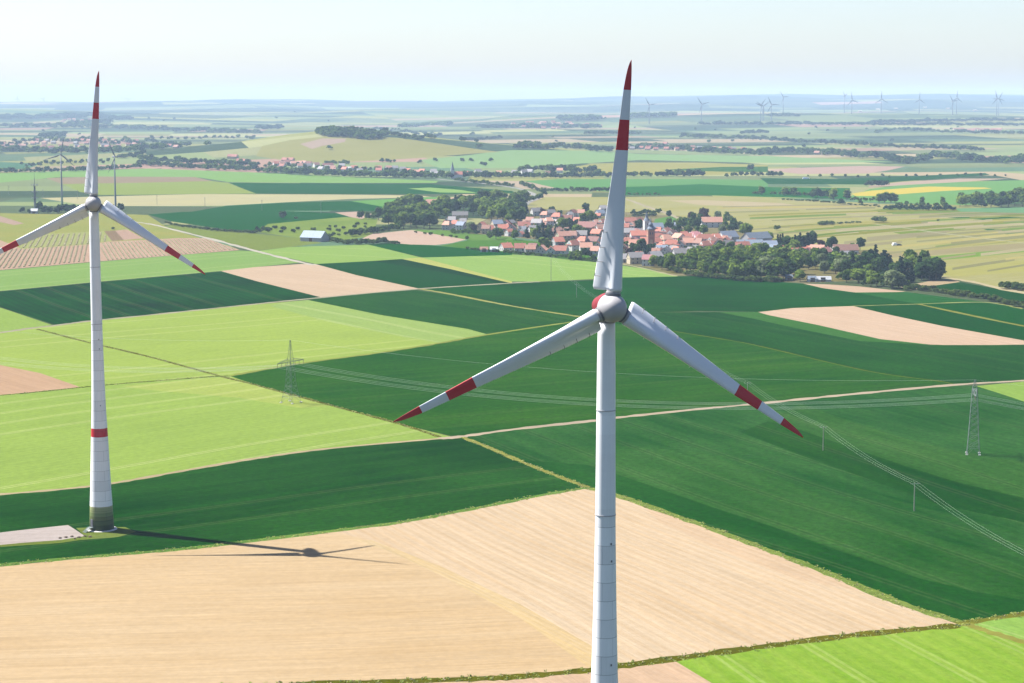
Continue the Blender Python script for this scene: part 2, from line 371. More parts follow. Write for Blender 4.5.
FD('padgrass', 'grass_verge', 'tongue of rough grass around the foot of the red-ringed turbine', [(76, 528), (95, 527), (125, 527), (136, 532), (118, 537), (80, 540), (60, 543), (20, 545.5), (0, 547), (0, 545), (20, 543), (60, 540), (85, 536)], (140, 160, 84), (110, 140, 60), ((0, 533), (85, 530)), 2.0, .1, .9)
# light green left
FD('L1', 'crop_field', 'large light green barley field around the lattice pylon', [(-260, 346), (-60, 338), (0, 333), (32, 328.5), (55, 326), (90, 321.5), (150, 315.5), (256, 304.5), (308, 300), (381, 315), (468, 329), (488, 334.5), (440, 343), (381, 352.5), (306, 362.5), (256, 371), (230, 376), (256, 385), (352, 411), (400, 424), (455, 437.5), (440, 438), (330, 448), (256, 458), (180, 471), (112, 483), (60, 489), (0, 494), (-260, 519)], (160, 198, 106), (186, 210, 96), ((0, 480), (440, 420)), 3.2, .12, .9, .5)
FD('L1c', 'crop_field', 'lighter green strip of barley running to a point by the dark field', [(308, 300), (381, 315), (468, 329), (488, 334.5), (440, 343), (400, 336), (330, 322), (270, 306), (280, 303)], (158, 200, 126), (166, 206, 124), ((308, 300), (468, 329)), 3.0, .2, .6, .5)
FD('L1b', 'crop_field', 'light green field between the hedge line and the curved sandy edge', [(-260, 412), (0, 395.5), (75, 388.5), (105, 385.5), (207, 377.5), (230, 376), (256, 385), (352, 411), (400, 424), (455, 437.5), (440, 438), (330, 448), (256, 458), (180, 471), (112, 483), (60, 489), (0, 494), (-260, 519)], (152, 194, 104), (180, 208, 98), ((0, 470), (440, 400)), 4.2, .3, .6, .5)
FD('L1b', 'crop_field', '', [(230, 376.5), (256, 385.5), (330, 406), (300, 408), (240, 398), (150, 390), (120, 386)], (172, 206, 116), (180, 212, 118), ((0, 470), (440, 400)), 4.2, .3, .6, .5)
FD('B5', 'bare_field', 'small pinkish bare field at the left edge', [(-160, 352), (0, 365), (40, 373), (80, 387), (40, 391.5), (0, 395), (-160, 405)], (226, 188, 150), (216, 176, 138), ((0, 365), (80, 387)), 2.5, .3, .6)
FD('D2', 'crop_field', 'dark green field behind the left tower', [(-160, 302), (0, 291.5), (100, 282), (221, 271.5), (256, 281), (322, 297.5), (256, 304), (150, 315), (55, 325), (0, 307), (-160, 283)], (19, 81, 45), (44, 112, 66), ((0, 300), (52, 322)), 6.0, .45, 1.0, .12)
FD('Lw', 'crop_field', 'light green wedge at the left edge below the dark field', [(-160, 283), (0, 307.5), (52, 325), (0, 332), (-160, 342)], (158, 200, 112), (150, 194, 104), ((0, 307), (52, 325)), 3, .15, .5)
FD('L0', 'crop_field', 'pale green strip between the vineyard rows and the dark field', [(-200, 288), (0, 270.5), (90, 262.5), (180, 255), (240, 250.5), (256, 251.5), (300, 262.5), (256, 267), (221, 271), (100, 281.5), (0, 291), (-200, 305)], (140, 190, 116), (152, 198, 118), ((0, 280), (256, 258)), 3, .15, .4, .4)
FD('B1', 'bare_field', 'pinkish bare field crossing between two dark green fields', [(221, 271), (256, 267), (301, 264), (315, 264), (356, 275), (416, 287.5), (420, 289), (356, 294), (322, 297.5), (256, 281)], (236, 208, 174), (226, 194, 158), ((256, 270), (416, 288)), 3, .35, .5)
FD('L2', 'crop_field', 'light green field left of the gravelled track below the vines', [(256, 251), (290, 247), (368, 244.5), (421, 257.5), (402, 259.5), (316, 264)], (150, 198, 116), (160, 204, 118), ((256, 251), (420, 258)), 3, .15, .5, .5)
FD('D3', 'crop_field', 'dark green field above the pinkish bare field', [(316, 264), (372, 261), (430, 270), (470, 276), (512, 283), (421, 289), (356, 275)], (38, 106, 70), (46, 116, 78), ((316, 264), (421, 288)), 3, .2, .5)
FD('D3b', 'crop_field', 'narrow darker green strip beside the yellow one', [(372, 261), (402, 259), (450, 269), (508, 282), (505, 283.5), (470, 277), (430, 270)], (26, 96, 58), (30, 100, 60), ((372, 261), (505, 283)), 3, .2, .4)
FD('Y1', 'crop_field', 'narrow yellowish strip between dark and light green fields', [(402, 259), (421, 257.5), (512, 281.5), (512, 283), (508, 282.5), (450, 269)], (206, 208, 118), (190, 200, 110), ((402, 259), (512, 282)), 2, .2, .5)
FD('L3', 'crop_field', 'light green field along the front edge of the village', [(421, 257.5), (512, 254.5), (540, 256), (562, 259), (600, 262.5), (640, 268), (678, 276), (676, 276.5), (622, 277.5), (594, 279), (540, 281.5), (512, 281.5)], (156, 204, 124), (146, 196, 112), ((512, 260), (670, 277)), 3, .15, .5, .4)
FD('D4', 'crop_field', 'dark green strip left of the village fields', [(368, 244.5), (396, 243), (440, 246), (512, 253), (512, 255), (423, 257.5)], (46, 120, 76), (54, 128, 84), ((368, 244), (512, 254)), 3, .15, .5)
FD('G1', 'meadow', 'green meadow in front of the western houses of the village', [(440, 246), (470, 240), (512, 239), (560, 244), (610, 247), (618, 262), (600, 262), (562, 258.5), (540, 255.5), (512, 254), (512, 253)], (84, 148, 74), (100, 160, 84), ((440, 246), (560, 244)), 3, .15, .7)
# centre
FD('D5', 'crop_field', 'blue-green field between the two tracks in the middle', [(308, 300), (356, 294.5), (416, 290), (450, 294.5), (512, 306.5), (582, 317.5), (600, 320), (572, 322), (488, 334.5), (468, 329), (381, 315)], (39, 103, 71), (64, 128, 90), ((308, 300), (468, 329)), 3, .15, 1.0, .05)
FD('D6', 'crop_field', 'broad dark green field below the tree belt of the village', [(424, 289), (512, 283.5), (594, 280), (622, 277.5), (676, 276.5), (700, 276), (768, 281), (805, 284), (860, 293), (918, 304), (853, 306), (793, 308.5), (760, 312), (700, 311), (652, 312.5), (600, 317), (582, 317), (512, 306)], (21, 95, 55), (48, 124, 76), ((512, 290), (768, 292)), 4, .15, 1.0, .05)
FD('D6', 'crop_field', '', [(428, 289.5), (512, 292), (600, 297), (680, 303), (760, 311), (700, 311), (652, 312.5), (600, 317), (582, 317), (512, 306)], (21, 95, 55), (52, 124, 78), ((512, 290), (768, 292)), 4, .15, 1.0, .05)
FD('B2', 'bare_field', 'long sandy bare field tapering away to the left', [(758, 312), (768, 311), (793, 308), (853, 306), (893, 315.5), (943, 326), (1024, 340.5), (1140, 352), (1140, 349), (1024, 344.5), (960, 345.5), (930, 344.5), (880, 339), (818, 325), (768, 315)], (240, 210, 178), (230, 194, 158), ((768, 312), (930, 340)), 3, .3, .5)
FD('B2g', 'crop_field', 'paler green band under the long sandy field', [(719, 312), (758, 312), (768, 315), (818, 325), (880, 339), (930, 344.5), (900, 344.5), (860, 341), (800, 329), (755, 319)], (78, 146, 104), (66, 136, 92), ((768, 312), (930, 340)), 3, .2, .7)
FD('B3', 'bare_field', 'narrow sandy field in front of the white garden shed', [(803, 283.5), (830, 284.5), (860, 286.5), (906, 291.5), (885, 293), (855, 292.5), (822, 288)], (232, 200, 168), (220, 186, 150), ((805, 284), (905, 292)), 3, .25, .5)
FD('D7', 'crop_field', 'blue-green strip below the narrow sandy field', [(855, 292.5), (906, 292), (945, 297), (985, 302), (918, 304)], (56, 128, 96), (66, 138, 104), ((855, 293), (985, 302)), 3, .15, .5)
FD('D9', 'crop_field', 'dark green wedge above the long sandy field at the right edge', [(853, 306), (918, 304.5), (1024, 326), (1140, 346), (1140, 352), (1024, 340.5), (943, 326), (893, 315.5)], (30, 104, 64), (40, 116, 74), ((918, 304), (1024, 326)), 3, .15, .5)
FD('D10', 'crop_field', 'dark green field below the hedge at the right edge', [(918, 304), (985, 302.5), (1024, 308), (1160, 322), (1140, 346), (1024, 326)], (36, 112, 72), (44, 120, 80), ((918, 304), (1024, 326)), 3, .15, .5)
FD('B4', 'bare_field', 'small sandy triangle behind the hedge right of the dark firs', [(900, 287), (932, 280.5), (955, 279.5), (960, 282), (932, 286.5), (912, 290)], (216, 190, 148), (206, 180, 136), ((908, 287), (958, 281)), 3, .2, .6)
FD('D11', 'crop_field', 'dark green triangle between hedge and vineyard track', [(932, 286), (960, 282), (1024, 294), (1160, 316), (1160, 322), (1024, 306), (985, 298), (945, 291)], (30, 104, 70), (40, 114, 80), ((932, 286), (1024, 302)), 3, .15, .5)
FD('D12', 'crop_field', 'big dark green field crossed by the sagging power wires', [(230, 376), (256, 371), (306, 362.5), (381, 352.5), (440, 343), (488, 334.5), (572, 322), (600, 318), (652, 312.5), (719, 312), (755, 319), (800, 329), (860, 341), (930, 345), (1024, 345), (1160, 352), (1160, 372), (1024, 380), (952, 385), (843, 395), (749, 404.5), (699, 409), (613, 418), (512, 429.5), (462, 436), (450, 435.5), (400, 424), (352, 411), (256, 385)], (37, 105, 51), (68, 134, 70), ((300, 400), (700, 370)), 4, .15, 1.0, .07)
FD('D12b', 'crop_field', 'deep blue-green field left of the small lime triangle', [(652, 312.5), (719, 312), (755, 319), (800, 329), (860, 341), (930, 345), (1024, 345), (1160, 352), (1160, 372), (1024, 380), (952, 385), (938, 381), (868, 371), (768, 348), (734, 341), (672, 331), (600, 322), (600, 318)], (27, 95, 61), (56, 124, 84), ((672, 331), (938, 381)), 4, .15, 1.0, .05)
FD('L9', 'crop_field', 'small lime green triangle right of the track at the right edge', [(976, 386), (1024, 381.5), (1160, 373), (1160, 430), (1024, 401.5), (1000, 393.5)], (164, 198, 94), (150, 188, 84), ((978, 386), (1024, 400)), 3, .2, .6)
FD('D13', 'crop_field', 'large dark green field with paler sweeping bands below the pale track', [(462, 437), (512, 430), (613, 418.5), (699, 409.5), (749, 405), (843, 395.5), (952, 385.5), (976, 386), (1000, 393.5), (1024, 401.5), (1160, 430), (1260, 600), (1024, 612), (962, 621.5), (900, 601), (830, 573), (768, 549), (690, 520), (620, 495), (588, 487), (520, 460)], (33, 101, 63), (72, 140, 94), ((640, 450), (960, 560)), 6, .12, 1.0, .07)
FD('D13', 'crop_field', '', [(800, 404), (860, 424), (910, 440), (968, 453), (1024, 462), (1160, 480), (1160, 530), (1024, 498), (960, 483), (905, 466), (850, 447), (800, 430), (768, 421)], (47, 113, 71), (78, 142, 96), ((808, 408), (970, 456)), 6, .12, 1.0, .07)
FD('D13', 'crop_field', '', [(768, 421), (800, 430), (850, 447), (905, 466), (960, 483), (1024, 498), (1160, 530), (1160, 540), (1024, 522), (940, 505), (860, 476), (800, 455), (740, 432)], (29, 95, 53), (54, 120, 72), ((808, 408), (970, 456)), 6, .12, 1.0, .07)
FD('D13', 'crop_field', '', [(614, 445), (700, 452), (790, 482), (880, 520), (1024, 566), (1160, 600), (1160, 604), (1024, 600), (978, 592), (918, 578), (843, 552), (768, 525), (712, 507), (614, 473), (540, 448)], (41, 109, 67), (74, 140, 94), ((640, 450), (960, 560)), 6, .12, 1.0, .07)
FD('D13', 'crop_field', '', [(590, 465), (614, 473), (712, 507), (768, 525), (843, 552), (918, 578), (978, 592), (1024, 600), (1200, 606), (1024, 612), (962, 621.5), (900, 601), (830, 573), (768, 549), (690, 520), (620, 495), (588, 487), (520, 460)], (25, 97, 53), (50, 120, 72), ((640, 500), (918, 590)), 6, .12, 1.0, .07)
# left vineyards
FD('V0', 'vineyard', 'olive vineyard slope between the trees and the row plots', [(-120, 212), (0, 213), (40, 214), (100, 213), (148, 215), (165, 226), (180, 232), (230, 246), (240, 250), (90, 262), (-120, 276)], (160, 176, 96), (176, 182, 112), ((0, 225), (200, 232)), 4, .3, .8)
FD('V1', 'vineyard', 'brown vineyard plot with straight light rows behind the left tower', [(-120, 244), (0, 240), (20, 248), (88, 244), (100, 242), (180, 238), (205, 238), (240, 250), (90, 262), (0, 270), (-120, 278)], (214, 178, 146), (222, 190, 160), ((72, 270), (66, 232)), 4, .1, .5)
FD('V2', 'vineyard', 'yellowish-green vineyard plots behind the brown row plot', [(20, 236), (60, 233), (105, 231), (112, 241), (88, 244.5), (20, 249)], (188, 188, 116), (176, 186, 104), ((72, 270), (66, 232)), 4, .1, .6)
FD('V3', 'bare_field', 'brown plot between vineyard rows and the bright green one', [(104, 231), (116, 230.5), (124, 240), (112, 241)], (166, 140, 104), (154, 128, 96), ((110, 231), (118, 241)), 3, .3, .5)
FD('V3b', 'bare_field', 'pinkish plot right of the brown plot on the vineyard slope', [(115, 230.5), (127, 229.5), (144, 238.5), (124, 240)], (214, 178, 152), (204, 168, 140), ((118, 231), (132, 240)), 3, .3, .5)
FD('V4', 'bare_field', 'pinkish bare strip at the left edge above the vines', [(-80, 212), (0, 216), (24, 223.5), (14, 225), (0, 222), (-80, 220)], (206, 176, 150), (196, 164, 140), ((0, 216), (24, 224)), 3, .3, .5)
FD('V5', 'vineyard', 'dark olive vineyard between the gravelled track and the field hedge', [(166, 226.5), (174, 223.5), (230, 231), (300, 238), (322, 243), (290, 247), (256, 250.5), (215, 239.5)], (138, 156, 78), (152, 166, 88), ((180, 226), (300, 242)), 2.5, .3, .6)
FD('V6', 'meadow', 'meadow with scattered bushes left of the long barn', [(256, 232), (268, 224), (300, 221), (345, 217), (378, 219), (372, 236), (330, 242), (300, 238)], (150, 182, 104), (120, 160, 84), ((256, 232), (372, 225)), 3, .2, .9)
FD('B6', 'bare_field', 'pinkish bare oval field in front of the park trees', [(362, 238.5), (372, 234), (400, 231), (412, 230), (440, 235), (466, 239.5), (452, 243), (436, 245), (410, 244.5), (392, 243), (378, 240)], (232, 202, 176), (220, 186, 158), ((372, 235), (466, 240)), 3, .25, .5)
FD('G2', 'meadow', 'green meadow behind the pinkish oval field', [(405, 229.5), (430, 230), (470, 231), (500, 234), (512, 236), (512, 240), (470, 240.5), (466, 239.5), (440, 235), (412, 230)], (120, 170, 96), (104, 156, 84), ((405, 230), (512, 238)), 3, .15, .8)
FD('D20', 'crop_field', 'blue-green field right of the left turbine blade tip', [(148, 214.5), (180, 212), (256, 210), (310, 212), (350, 214), (375, 219.5), (378, 218.5), (345, 217), (300, 221), (268, 224), (256, 231), (230, 230), (172, 221.5)], (44, 122, 84), (58, 134, 98), ((148, 215), (300, 213)), 3, .15, .6)
FD('D21', 'crop_field', 'dark green field with the lone round tree', [(190, 212), (225, 206), (290, 202.5), (351, 201), (390, 208), (384, 211), (340, 210.5), (256, 211)], (46, 124, 82), (54, 130, 90), ((190, 212), (351, 203)), 3, .15, .6)
FD('B7', 'bare_field', 'pinkish bare strip left of the park trees', [(335, 212.5), (360, 211.5), (372, 214), (362, 219), (350, 217)], (222, 192, 168), (212, 180, 150), ((335, 213), (360, 217)), 3, .2, .4)
FD('Y2', 'crop_field', 'long sandy yellow strip behind the lone round tree', [(40, 198), (100, 196.5), (200, 194), (330, 194.5), (420, 195.5), (432, 197), (350, 199), (290, 202), (225, 205.5), (170, 206), (90, 206)], (222, 212, 150), (204, 196, 150), ((40, 200), (350, 196)), 3, .2, .8)
FD('G3', 'crop_field', 'green field between the sandy strip and the park trees', [(351, 201), (432, 197), (470, 196), (520, 196), (512, 203), (470, 203), (430, 203), (400, 209), (390, 208)], (118, 184, 112), (108, 176, 104), ((351, 200), (512, 200)), 3, .15, .4)
FD('B8', 'bare_field', 'thin pinkish strip above the park trees', [(440, 197.5), (470, 196), (516, 196.5), (510, 198), (450, 199.5)], (224, 196, 160), (214, 184, 148), ((440, 198), (516, 197)), 3, .2, .4)
FD('G4', 'crop_field', 'pale green strip with the two small turbines', [(-80, 176), (60, 171), (150, 168.5), (256, 172.5), (350, 177), (438, 181), (436, 183), (330, 183), (228, 182), (200, 177.5), (60, 177), (-80, 190)], (142, 196, 122), (132, 188, 116), ((0, 175), (256, 173)), 3, .1, .4)
FD('B9', 'bare_field', 'brown field strip behind the two small turbines', [(46, 178), (100, 176.5), (195, 177), (212, 181), (150, 182.5), (62, 184)], (178, 158, 118), (166, 140, 112), ((46, 180), (212, 179)), 3, .2, .5)
FD('G5', 'crop_field', 'light green field between brown strip and sandy strip', [(62, 184), (150, 182.5), (212, 181), (228, 183), (256, 193.5), (200, 194), (100, 195), (80, 192)], (156, 186, 110), (146, 178, 102), ((62, 184), (212, 188)), 3, .15, .5)
FD('D22', 'crop_field', 'long dark green field before the far left tree belt', [(228, 182.5), (330, 183.5), (430, 184), (512, 191), (516, 193), (480, 194), (420, 194), (330, 194), (256, 193.5)], (50, 124, 84), (58, 132, 92), ((228, 183), (512, 190)), 3, .15, .5)
FD('G6', 'crop_field', 'pale green lens inside the long dark green field', [(408, 188.5), (430, 187.5), (462, 190), (478, 193), (440, 192.5)], (148, 200, 124), (140, 194, 118), ((408, 188), (478, 192)), 3, .1, .4)
FD('B10', 'bare_field', 'pinkish field behind the diagonal road trees', [(482, 180.5), (520, 181), (556, 186), (558, 189), (524, 189), (506, 184)], (214, 192, 160), (206, 182, 150), ((482, 181), (556, 188)), 3, .15, .4)
FD('G7', 'crop_field', 'green field behind the top blade of the near turbine', [(525, 181), (560, 179), (620, 179), (700, 179), (768, 180), (768, 192), (690, 187), (612, 192), (556, 188)], (112, 178, 116), (96, 166, 110), ((525, 183), (768, 184)), 3, .1, .5)
FD('D23', 'crop_field', 'blue-green strip right of the near turbine top blade', [(622, 187), (660, 186), (700, 184), (768, 187), (850, 188), (850, 199), (768, 197), (700, 195), (622, 195)], (66, 140, 104), (76, 150, 114), ((622, 190), (768, 192)), 3, .1, .5)
FD('V7', 'vineyard', 'olive vineyard field directly behind the village', [(520, 208), (545, 197), (620, 197), (700, 196), (768, 198), (870, 203), (950, 210), (1024, 214), (1160, 219), (1160, 330), (1024, 293), (968, 281), (935, 277), (900, 270), (860, 262), (800, 246), (740, 236), (690, 225), (640, 216), (560, 214)], OL, OL3, ((768, 240), (1024, 222)), 5, .35, .9)
FD('V7a', 'vineyard', 'sandy fallow strip in the vineyards behind the village', [(668, 200.5), (700, 200), (780, 203), (815, 207.5), (780, 207.5), (700, 205)], (214, 196, 150), (204, 186, 140), ((668, 201), (815, 206)), 3, .2, .6)
FD('V7b', 'vineyard', 'darker green vine strip running to the right edge', [(850, 213), (900, 207), (960, 211.5), (1024, 213), (1160, 217), (1160, 219), (1024, 215.5), (960, 215), (900, 213.5)], (128, 156, 76), (116, 148, 70), ((850, 210), (1024, 213)), 3, .2, .6)
FD('V7c', 'crop_field', 'dark green field strip at the right edge above the vineyards', [(945, 217.5), (980, 216.5), (1024, 217), (1160, 219), (1160, 226), (1024, 223), (980, 219.5)], (56, 128, 90), (64, 136, 98), ((945, 217), (1024, 220)), 3, .15, .5)
FD('V7d', 'crop_field', 'dark green wedge at the right edge between vineyards', [(982, 229), (1024, 228.5), (1160, 230), (1160, 244), (1024, 237.5), (1005, 234)], (60, 134, 84), (68, 142, 92), ((982, 229), (1024, 236)), 3, .15, .5)
FD('V7e', 'vineyard', 'bright green vine strip crossing to the right edge', [(910, 258), (960, 254), (1024, 247), (1160, 236), (1160, 241), (1024, 252), (960, 258.5), (915, 262.5)], (142, 176, 78), (130, 166, 72), ((910, 260), (1024, 249)), 3, .3, .6)
FD('V7f', 'vineyard', 'sandy strip between vine rows right of the village', [(772, 240), (850, 231), (930, 225), (960, 225.5), (880, 232), (800, 241), (780, 243)], (210, 196, 150), (196, 186, 140), ((772, 240), (930, 226)), 3, .2, .7)
FD('V7g', 'vineyard', 'green vine strip right of the lone dome-shaped bush', [(892, 232), (930, 228.5), (962, 227), (966, 229), (930, 232.5), (902, 234.5)], (132, 164, 80), (122, 156, 74), ((892, 232), (962, 228)), 3, .2, .6)
FD('V7h', 'vineyard', 'thin dark green strip above the last conifers', [(772, 239), (800, 236), (870, 229), (870, 230.5), (800, 238), (775, 241)], (118, 156, 74), (108, 146, 70), ((772, 239), (870, 229)), 3, .2, .6)
FD('V7i', 'vineyard', 'brownish vineyard band with bare rows right of the firs', [(868, 252), (930, 250), (980, 246), (1024, 243), (1160, 236), (1160, 240), (1024, 249), (960, 253), (910, 257), (880, 258)], (186, 172, 122), (172, 160, 108), ((868, 254), (1024, 246)), 4, .4, .7)
FD('V7j', 'vineyard', 'pinkish fallow band in the middle of the right vineyards', [(880, 224), (930, 222), (960, 224), (940, 226.5), (900, 227), (870, 228)], (214, 188, 152), (200, 178, 136), ((880, 225), (960, 224)), 4, .3, .7)
FD('V7k', 'vineyard', 'pale yellow-green band along the vineyard track', [(930, 268), (1024, 260), (1160, 250), (1160, 262), (1024, 272), (960, 276), (935, 275)], (184, 196, 130), (176, 186, 118), ((930, 268), (1024, 260)), 4, .3, .7)
FD('G8', 'crop_field', 'light green field around the rapeseed strip', [(850, 196.5), (870, 189), (900, 185), (960, 182), (1024, 180), (1160, 180), (1160, 200), (1024, 203), (960, 205), (900, 203), (855, 201)], (120, 184, 120), (130, 192, 126), ((850, 196), (1024, 190)), 3, .1, .4)
for _i in range(70):
    _x = random.uniform(700, 1060); _lo = np.interp(_x, [700, 780, 860, 940, 1060], [222, 236, 250, 268, 285]); _y = random.uniform(205 + (_x - 700) * .03, _lo)
    _L = random.uniform(60, 170); _s = -(_y - 190) * .0022 + .02; _t = random.uniform(.7, 1.9) * (1 + (_y - 205) / 90)
    _c = random.choice(((150, 166, 92), (180, 188, 122), (202, 190, 140), (164, 160, 104), (140, 164, 84), (196, 200, 140), (178, 168, 118)))
    FD('V7s', 'vineyard', 'narrow vine strips of many tints on the slope right of the village', [(_x, _y), (_x + _L / 2, _y + _s * _L / 2 - .3), (_x + _L, _y + _s * _L), (_x + _L, _y + _s * _L + _t), (_x + _L / 2, _y + _s * _L / 2 + _t), (_x, _y + _t)], _c, tuple(v * .92 for v in _c), ((_x, _y), (_x + _L, _y + _s * _L)), 4, .4, .7)
for _k in 'VR':
    pass
FD('Y3', 'rapeseed_field', 'yellow rapeseed field behind the right-hand trees', [(852, 193.5), (872, 190.5), (928, 186.5), (985, 187.5), (992, 188.5), (943, 191), (900, 194.2), (875, 196), (855, 196)], (240, 216, 84), (226, 204, 80), ((852, 194), (985, 188)), 3, .1, .3)
FD('G9', 'crop_field', 'pale blue-green strip right of the clipped tree row', [(955, 208.5), (1000, 207.5), (1160, 206), (1160, 213), (1024, 213), (960, 211.5)], (120, 178, 142), (112, 172, 134), ((955, 209), (1024, 209)), 3, .1, .4)
FD('B11', 'bare_field', 'pinkish strip behind the round copse right of the middle', [(868, 186), (900, 182), (960, 178.5), (1010, 178.5), (960, 182), (900, 185.3), (870, 187.5)], (214, 188, 160), (204, 176, 148), ((868, 186), (960, 180)), 3, .1, .4)
FD('D24', 'crop_field', 'dark green strip above the round copse', [(760, 178), (840, 179), (900, 176.5), (985, 173), (990, 175), (940, 178.5), (900, 181.5), (868, 184.5), (768, 184)], (54, 122, 92), (64, 132, 102), ((760, 180), (900, 178)), 3, .1, .4)
FD('B12', 'bare_field', 'pink strip before the far right tree belt', [(768, 170.5), (790, 168), (860, 166), (905, 166.5), (890, 170), (868, 173.5), (800, 174)], (214, 182, 160), (206, 172, 150), ((768, 170), (890, 168)), 3, .1, .4)
FD('V8', 'vineyard', 'olive hill field behind the top blade of the near turbine', [(568, 168), (590, 164), (630, 162.5), (700, 162.5), (768, 165), (766, 170), (720, 175), (640, 175), (575, 173)], (176, 186, 122), (164, 176, 110), ((568, 168), (768, 168)), 3, .1, .6)
FD('D25', 'crop_field', 'dark blue-green lens right of the olive hill field', [(660, 170), (720, 167), (768, 166.5), (768, 172), (740, 172)], (80, 140, 112), (88, 148, 120), ((660, 170), (768, 169)), 3, .1, .4)
FD('D26', 'crop_field', 'blue-green lens left of the top blade tip', [(512, 155), (530, 151.5), (560, 152.5), (580, 156), (545, 157.5), (520, 157)], (84, 140, 126), (92, 148, 134), ((512, 155), (580, 155)), 3, .1, .4)
FD('G10', 'crop_field', 'pale green field left of the top blade tip', [(420, 160), (470, 155), (512, 150), (600, 151), (640, 154), (768, 156), (900, 162), (768, 163), (640, 160), (560, 165), (512, 168), (440, 168)], (150, 198, 146), (140, 190, 140), ((420, 160), (768, 158)), 3, .1, .4)
FD('D27', 'crop_field', 'teal field far behind the two small turbines', [(-60, 161), (0, 162), (40, 163.5), (30, 168), (0, 171), (-60, 172)], (96, 150, 134), (104, 156, 140), ((0, 162), (40, 165)), 3, .1, .4)
FD('V9', 'vineyard', 'vineyard slope below the wooded knoll', [(256, 156), (262, 146), (290, 140), (330, 136), (400, 138), (450, 145), (500, 152), (420, 158), (330, 163), (290, 161)], (172, 182, 126), (158, 172, 112), ((290, 150), (400, 146)), 4, .2, .7)
FD('B13', 'bare_field', 'pinkish plot on the slope below the wooded knoll', [(300, 144), (322, 138.5), (346, 138.5), (345, 142), (322, 146), (312, 149)], (206, 180, 152), (196, 168, 140), ((300, 144), (346, 142)), 3, .1, .4)
FD('yard', 'village_ground', 'grass and yards between the village houses', [(468, 233), (480, 222), (515, 206), (560, 210), (610, 211), (640, 213), (680, 216), (700, 222), (760, 236), (800, 246), (860, 250), (880, 262), (870, 280), (808, 283), (768, 281), (700, 276), (676, 275.5), (640, 266), (600, 261), (618, 248), (570, 243), (520, 238)], (122, 140, 92), (176, 164, 136), ((512, 240), (768, 250)), 5, .2, 1.0)
FD('green_meadow', 'meadow', 'green meadow behind the white church', [(655, 219), (672, 216), (686, 219), (690, 224), (668, 226), (654, 223)], (104, 164, 98), (110, 170, 100), ((655, 219), (686, 222)), 3, .1, .4)

LINES = []
def LN(name, label, pts, w, c, c2=None):
    LINES.append(dict(name=name, label=label, pts=pts, w=w, c=c, c2=c2 or tuple(int(v * .88) for v in c)))
LN('farm_track', 'pale farm track between dark field and light barley on the left', [(-160, 343), (-60, 338), (0, 332.5), (32, 328), (55, 325.5), (90, 321), (150, 315), (256, 304), (321, 297.5), (416, 289), (512, 283), (540, 281.5)], 5, (206, 196, 164))
LN('farm_track', 'gravelled track descending beside the vineyards', [(128, 221), (150, 224), (165, 227.5), (215, 240), (256, 251), (300, 262), (315, 265)], 6, (232, 224, 200))
LN('farm_track', 'grassy track between the blue-green fields', [(421, 289), (450, 294), (512, 306), (582, 317)], 4, (176, 190, 124))
LN('farm_track', 'long pale track crossing behind the near tower', [(440, 438.5), (462, 436.5), (512, 429.5), (594.5, 420.5), (613, 418), (699, 409), (749, 404.5), (843, 395), (952, 385), (1024, 380.5), (1160, 372)], 4.5, (226, 204, 176))
LN('grass_verge', 'yellowish verge from the track corner to the sandy field', [(462, 437), (490, 448), (520, 461), (560, 477), (588, 487.5)], 2.6, (170, 182, 104))
LN('grass_verge', 'grass verge along the right side of the sandy field', [(588, 488), (620, 496.5), (690, 521), (768, 550), (830, 574), (900, 603), (962, 622.5)], 3.6, (120, 152, 62), (170, 180, 96))
LN('grass_verge', 'green verge between the turbine field and the sandy field', [(-260, 591), (0, 565.2), (60, 559.3), (120, 554.3), (180, 549.3), (240, 542.3), (330, 531.3), (400, 522.3), (470, 509.3), (540, 495.5), (588, 487.5)], 3.4, (104, 150, 62), (140, 172, 82))
LN('field_edge', 'sandy edge curving along the top of the turbine field', [(-260, 519), (-60, 499), (0, 494.3), (60, 489.3), (112, 483.3), (180, 471.3), (256, 458.3), (330, 448.3), (440, 438.5)], 3, (222, 200, 158))
LN('grass_ditch', 'dark grass ditch along the bottom of the sandy field', [(-300, 702), (250, 686), (440, 680), (512, 677), (590, 670), (618, 666.5), (700, 655), (760, 647), (850, 635.5), (957, 625.5)], 4.2, (92, 116, 44), (120, 136, 58))
LN('grass_ditch', 'grass edge under the dark field at the right edge', [(957, 624), (1024, 614), (1200, 588)], 3.5, (120, 136, 50), (150, 160, 70))
LN('farm_track', 'grassy track leaving the bottom right corner', [(962, 623), (975, 627), (990, 632), (1024, 642), (1100, 664)], 3.2, (176, 190, 110), (120, 140, 60))
LN('field_edge', 'dark hedge line crossing the barley diagonally', [(37, 329), (87, 342), (150, 357), (220, 376), (256, 385), (352, 411), (400, 424), (440, 437)], 2.2, (112, 132, 66))
LN('field_edge', 'dark line between the two barley fields', [(-160, 407), (0, 395.3), (75, 388), (105, 385), (207, 377), (230, 376)], 2.4, (88, 124, 60))
LN('field_edge', 'yellowish edge between barley and the big dark field', [(230, 376), (256, 371), (306, 362.5), (381, 352.5), (440, 343), (488, 334.5), (572, 322), (600, 320)], 3.5, (158, 182, 100))
LN('field_edge', 'thin path line through the deep blue-green field', [(672, 331), (734, 341), (768, 348), (868, 371), (938, 381), (952, 384)], 1.6, (116, 150, 76))
LN('farm_track', 'grassy track running to the hedge at the right', [(853, 306), (918, 304), (985, 302.3), (1024, 309)], 4, (160, 180, 120))
LN('farm_track', 'yellowish track sloping to the right edge', [(918, 304), (1024, 326), (1160, 349)], 4, (150, 170, 100))
LN('farm_track', 'pale vineyard track at the right edge', [(928, 276), (968, 281), (1024, 293), (1160, 316)], 8, (214, 216, 190))
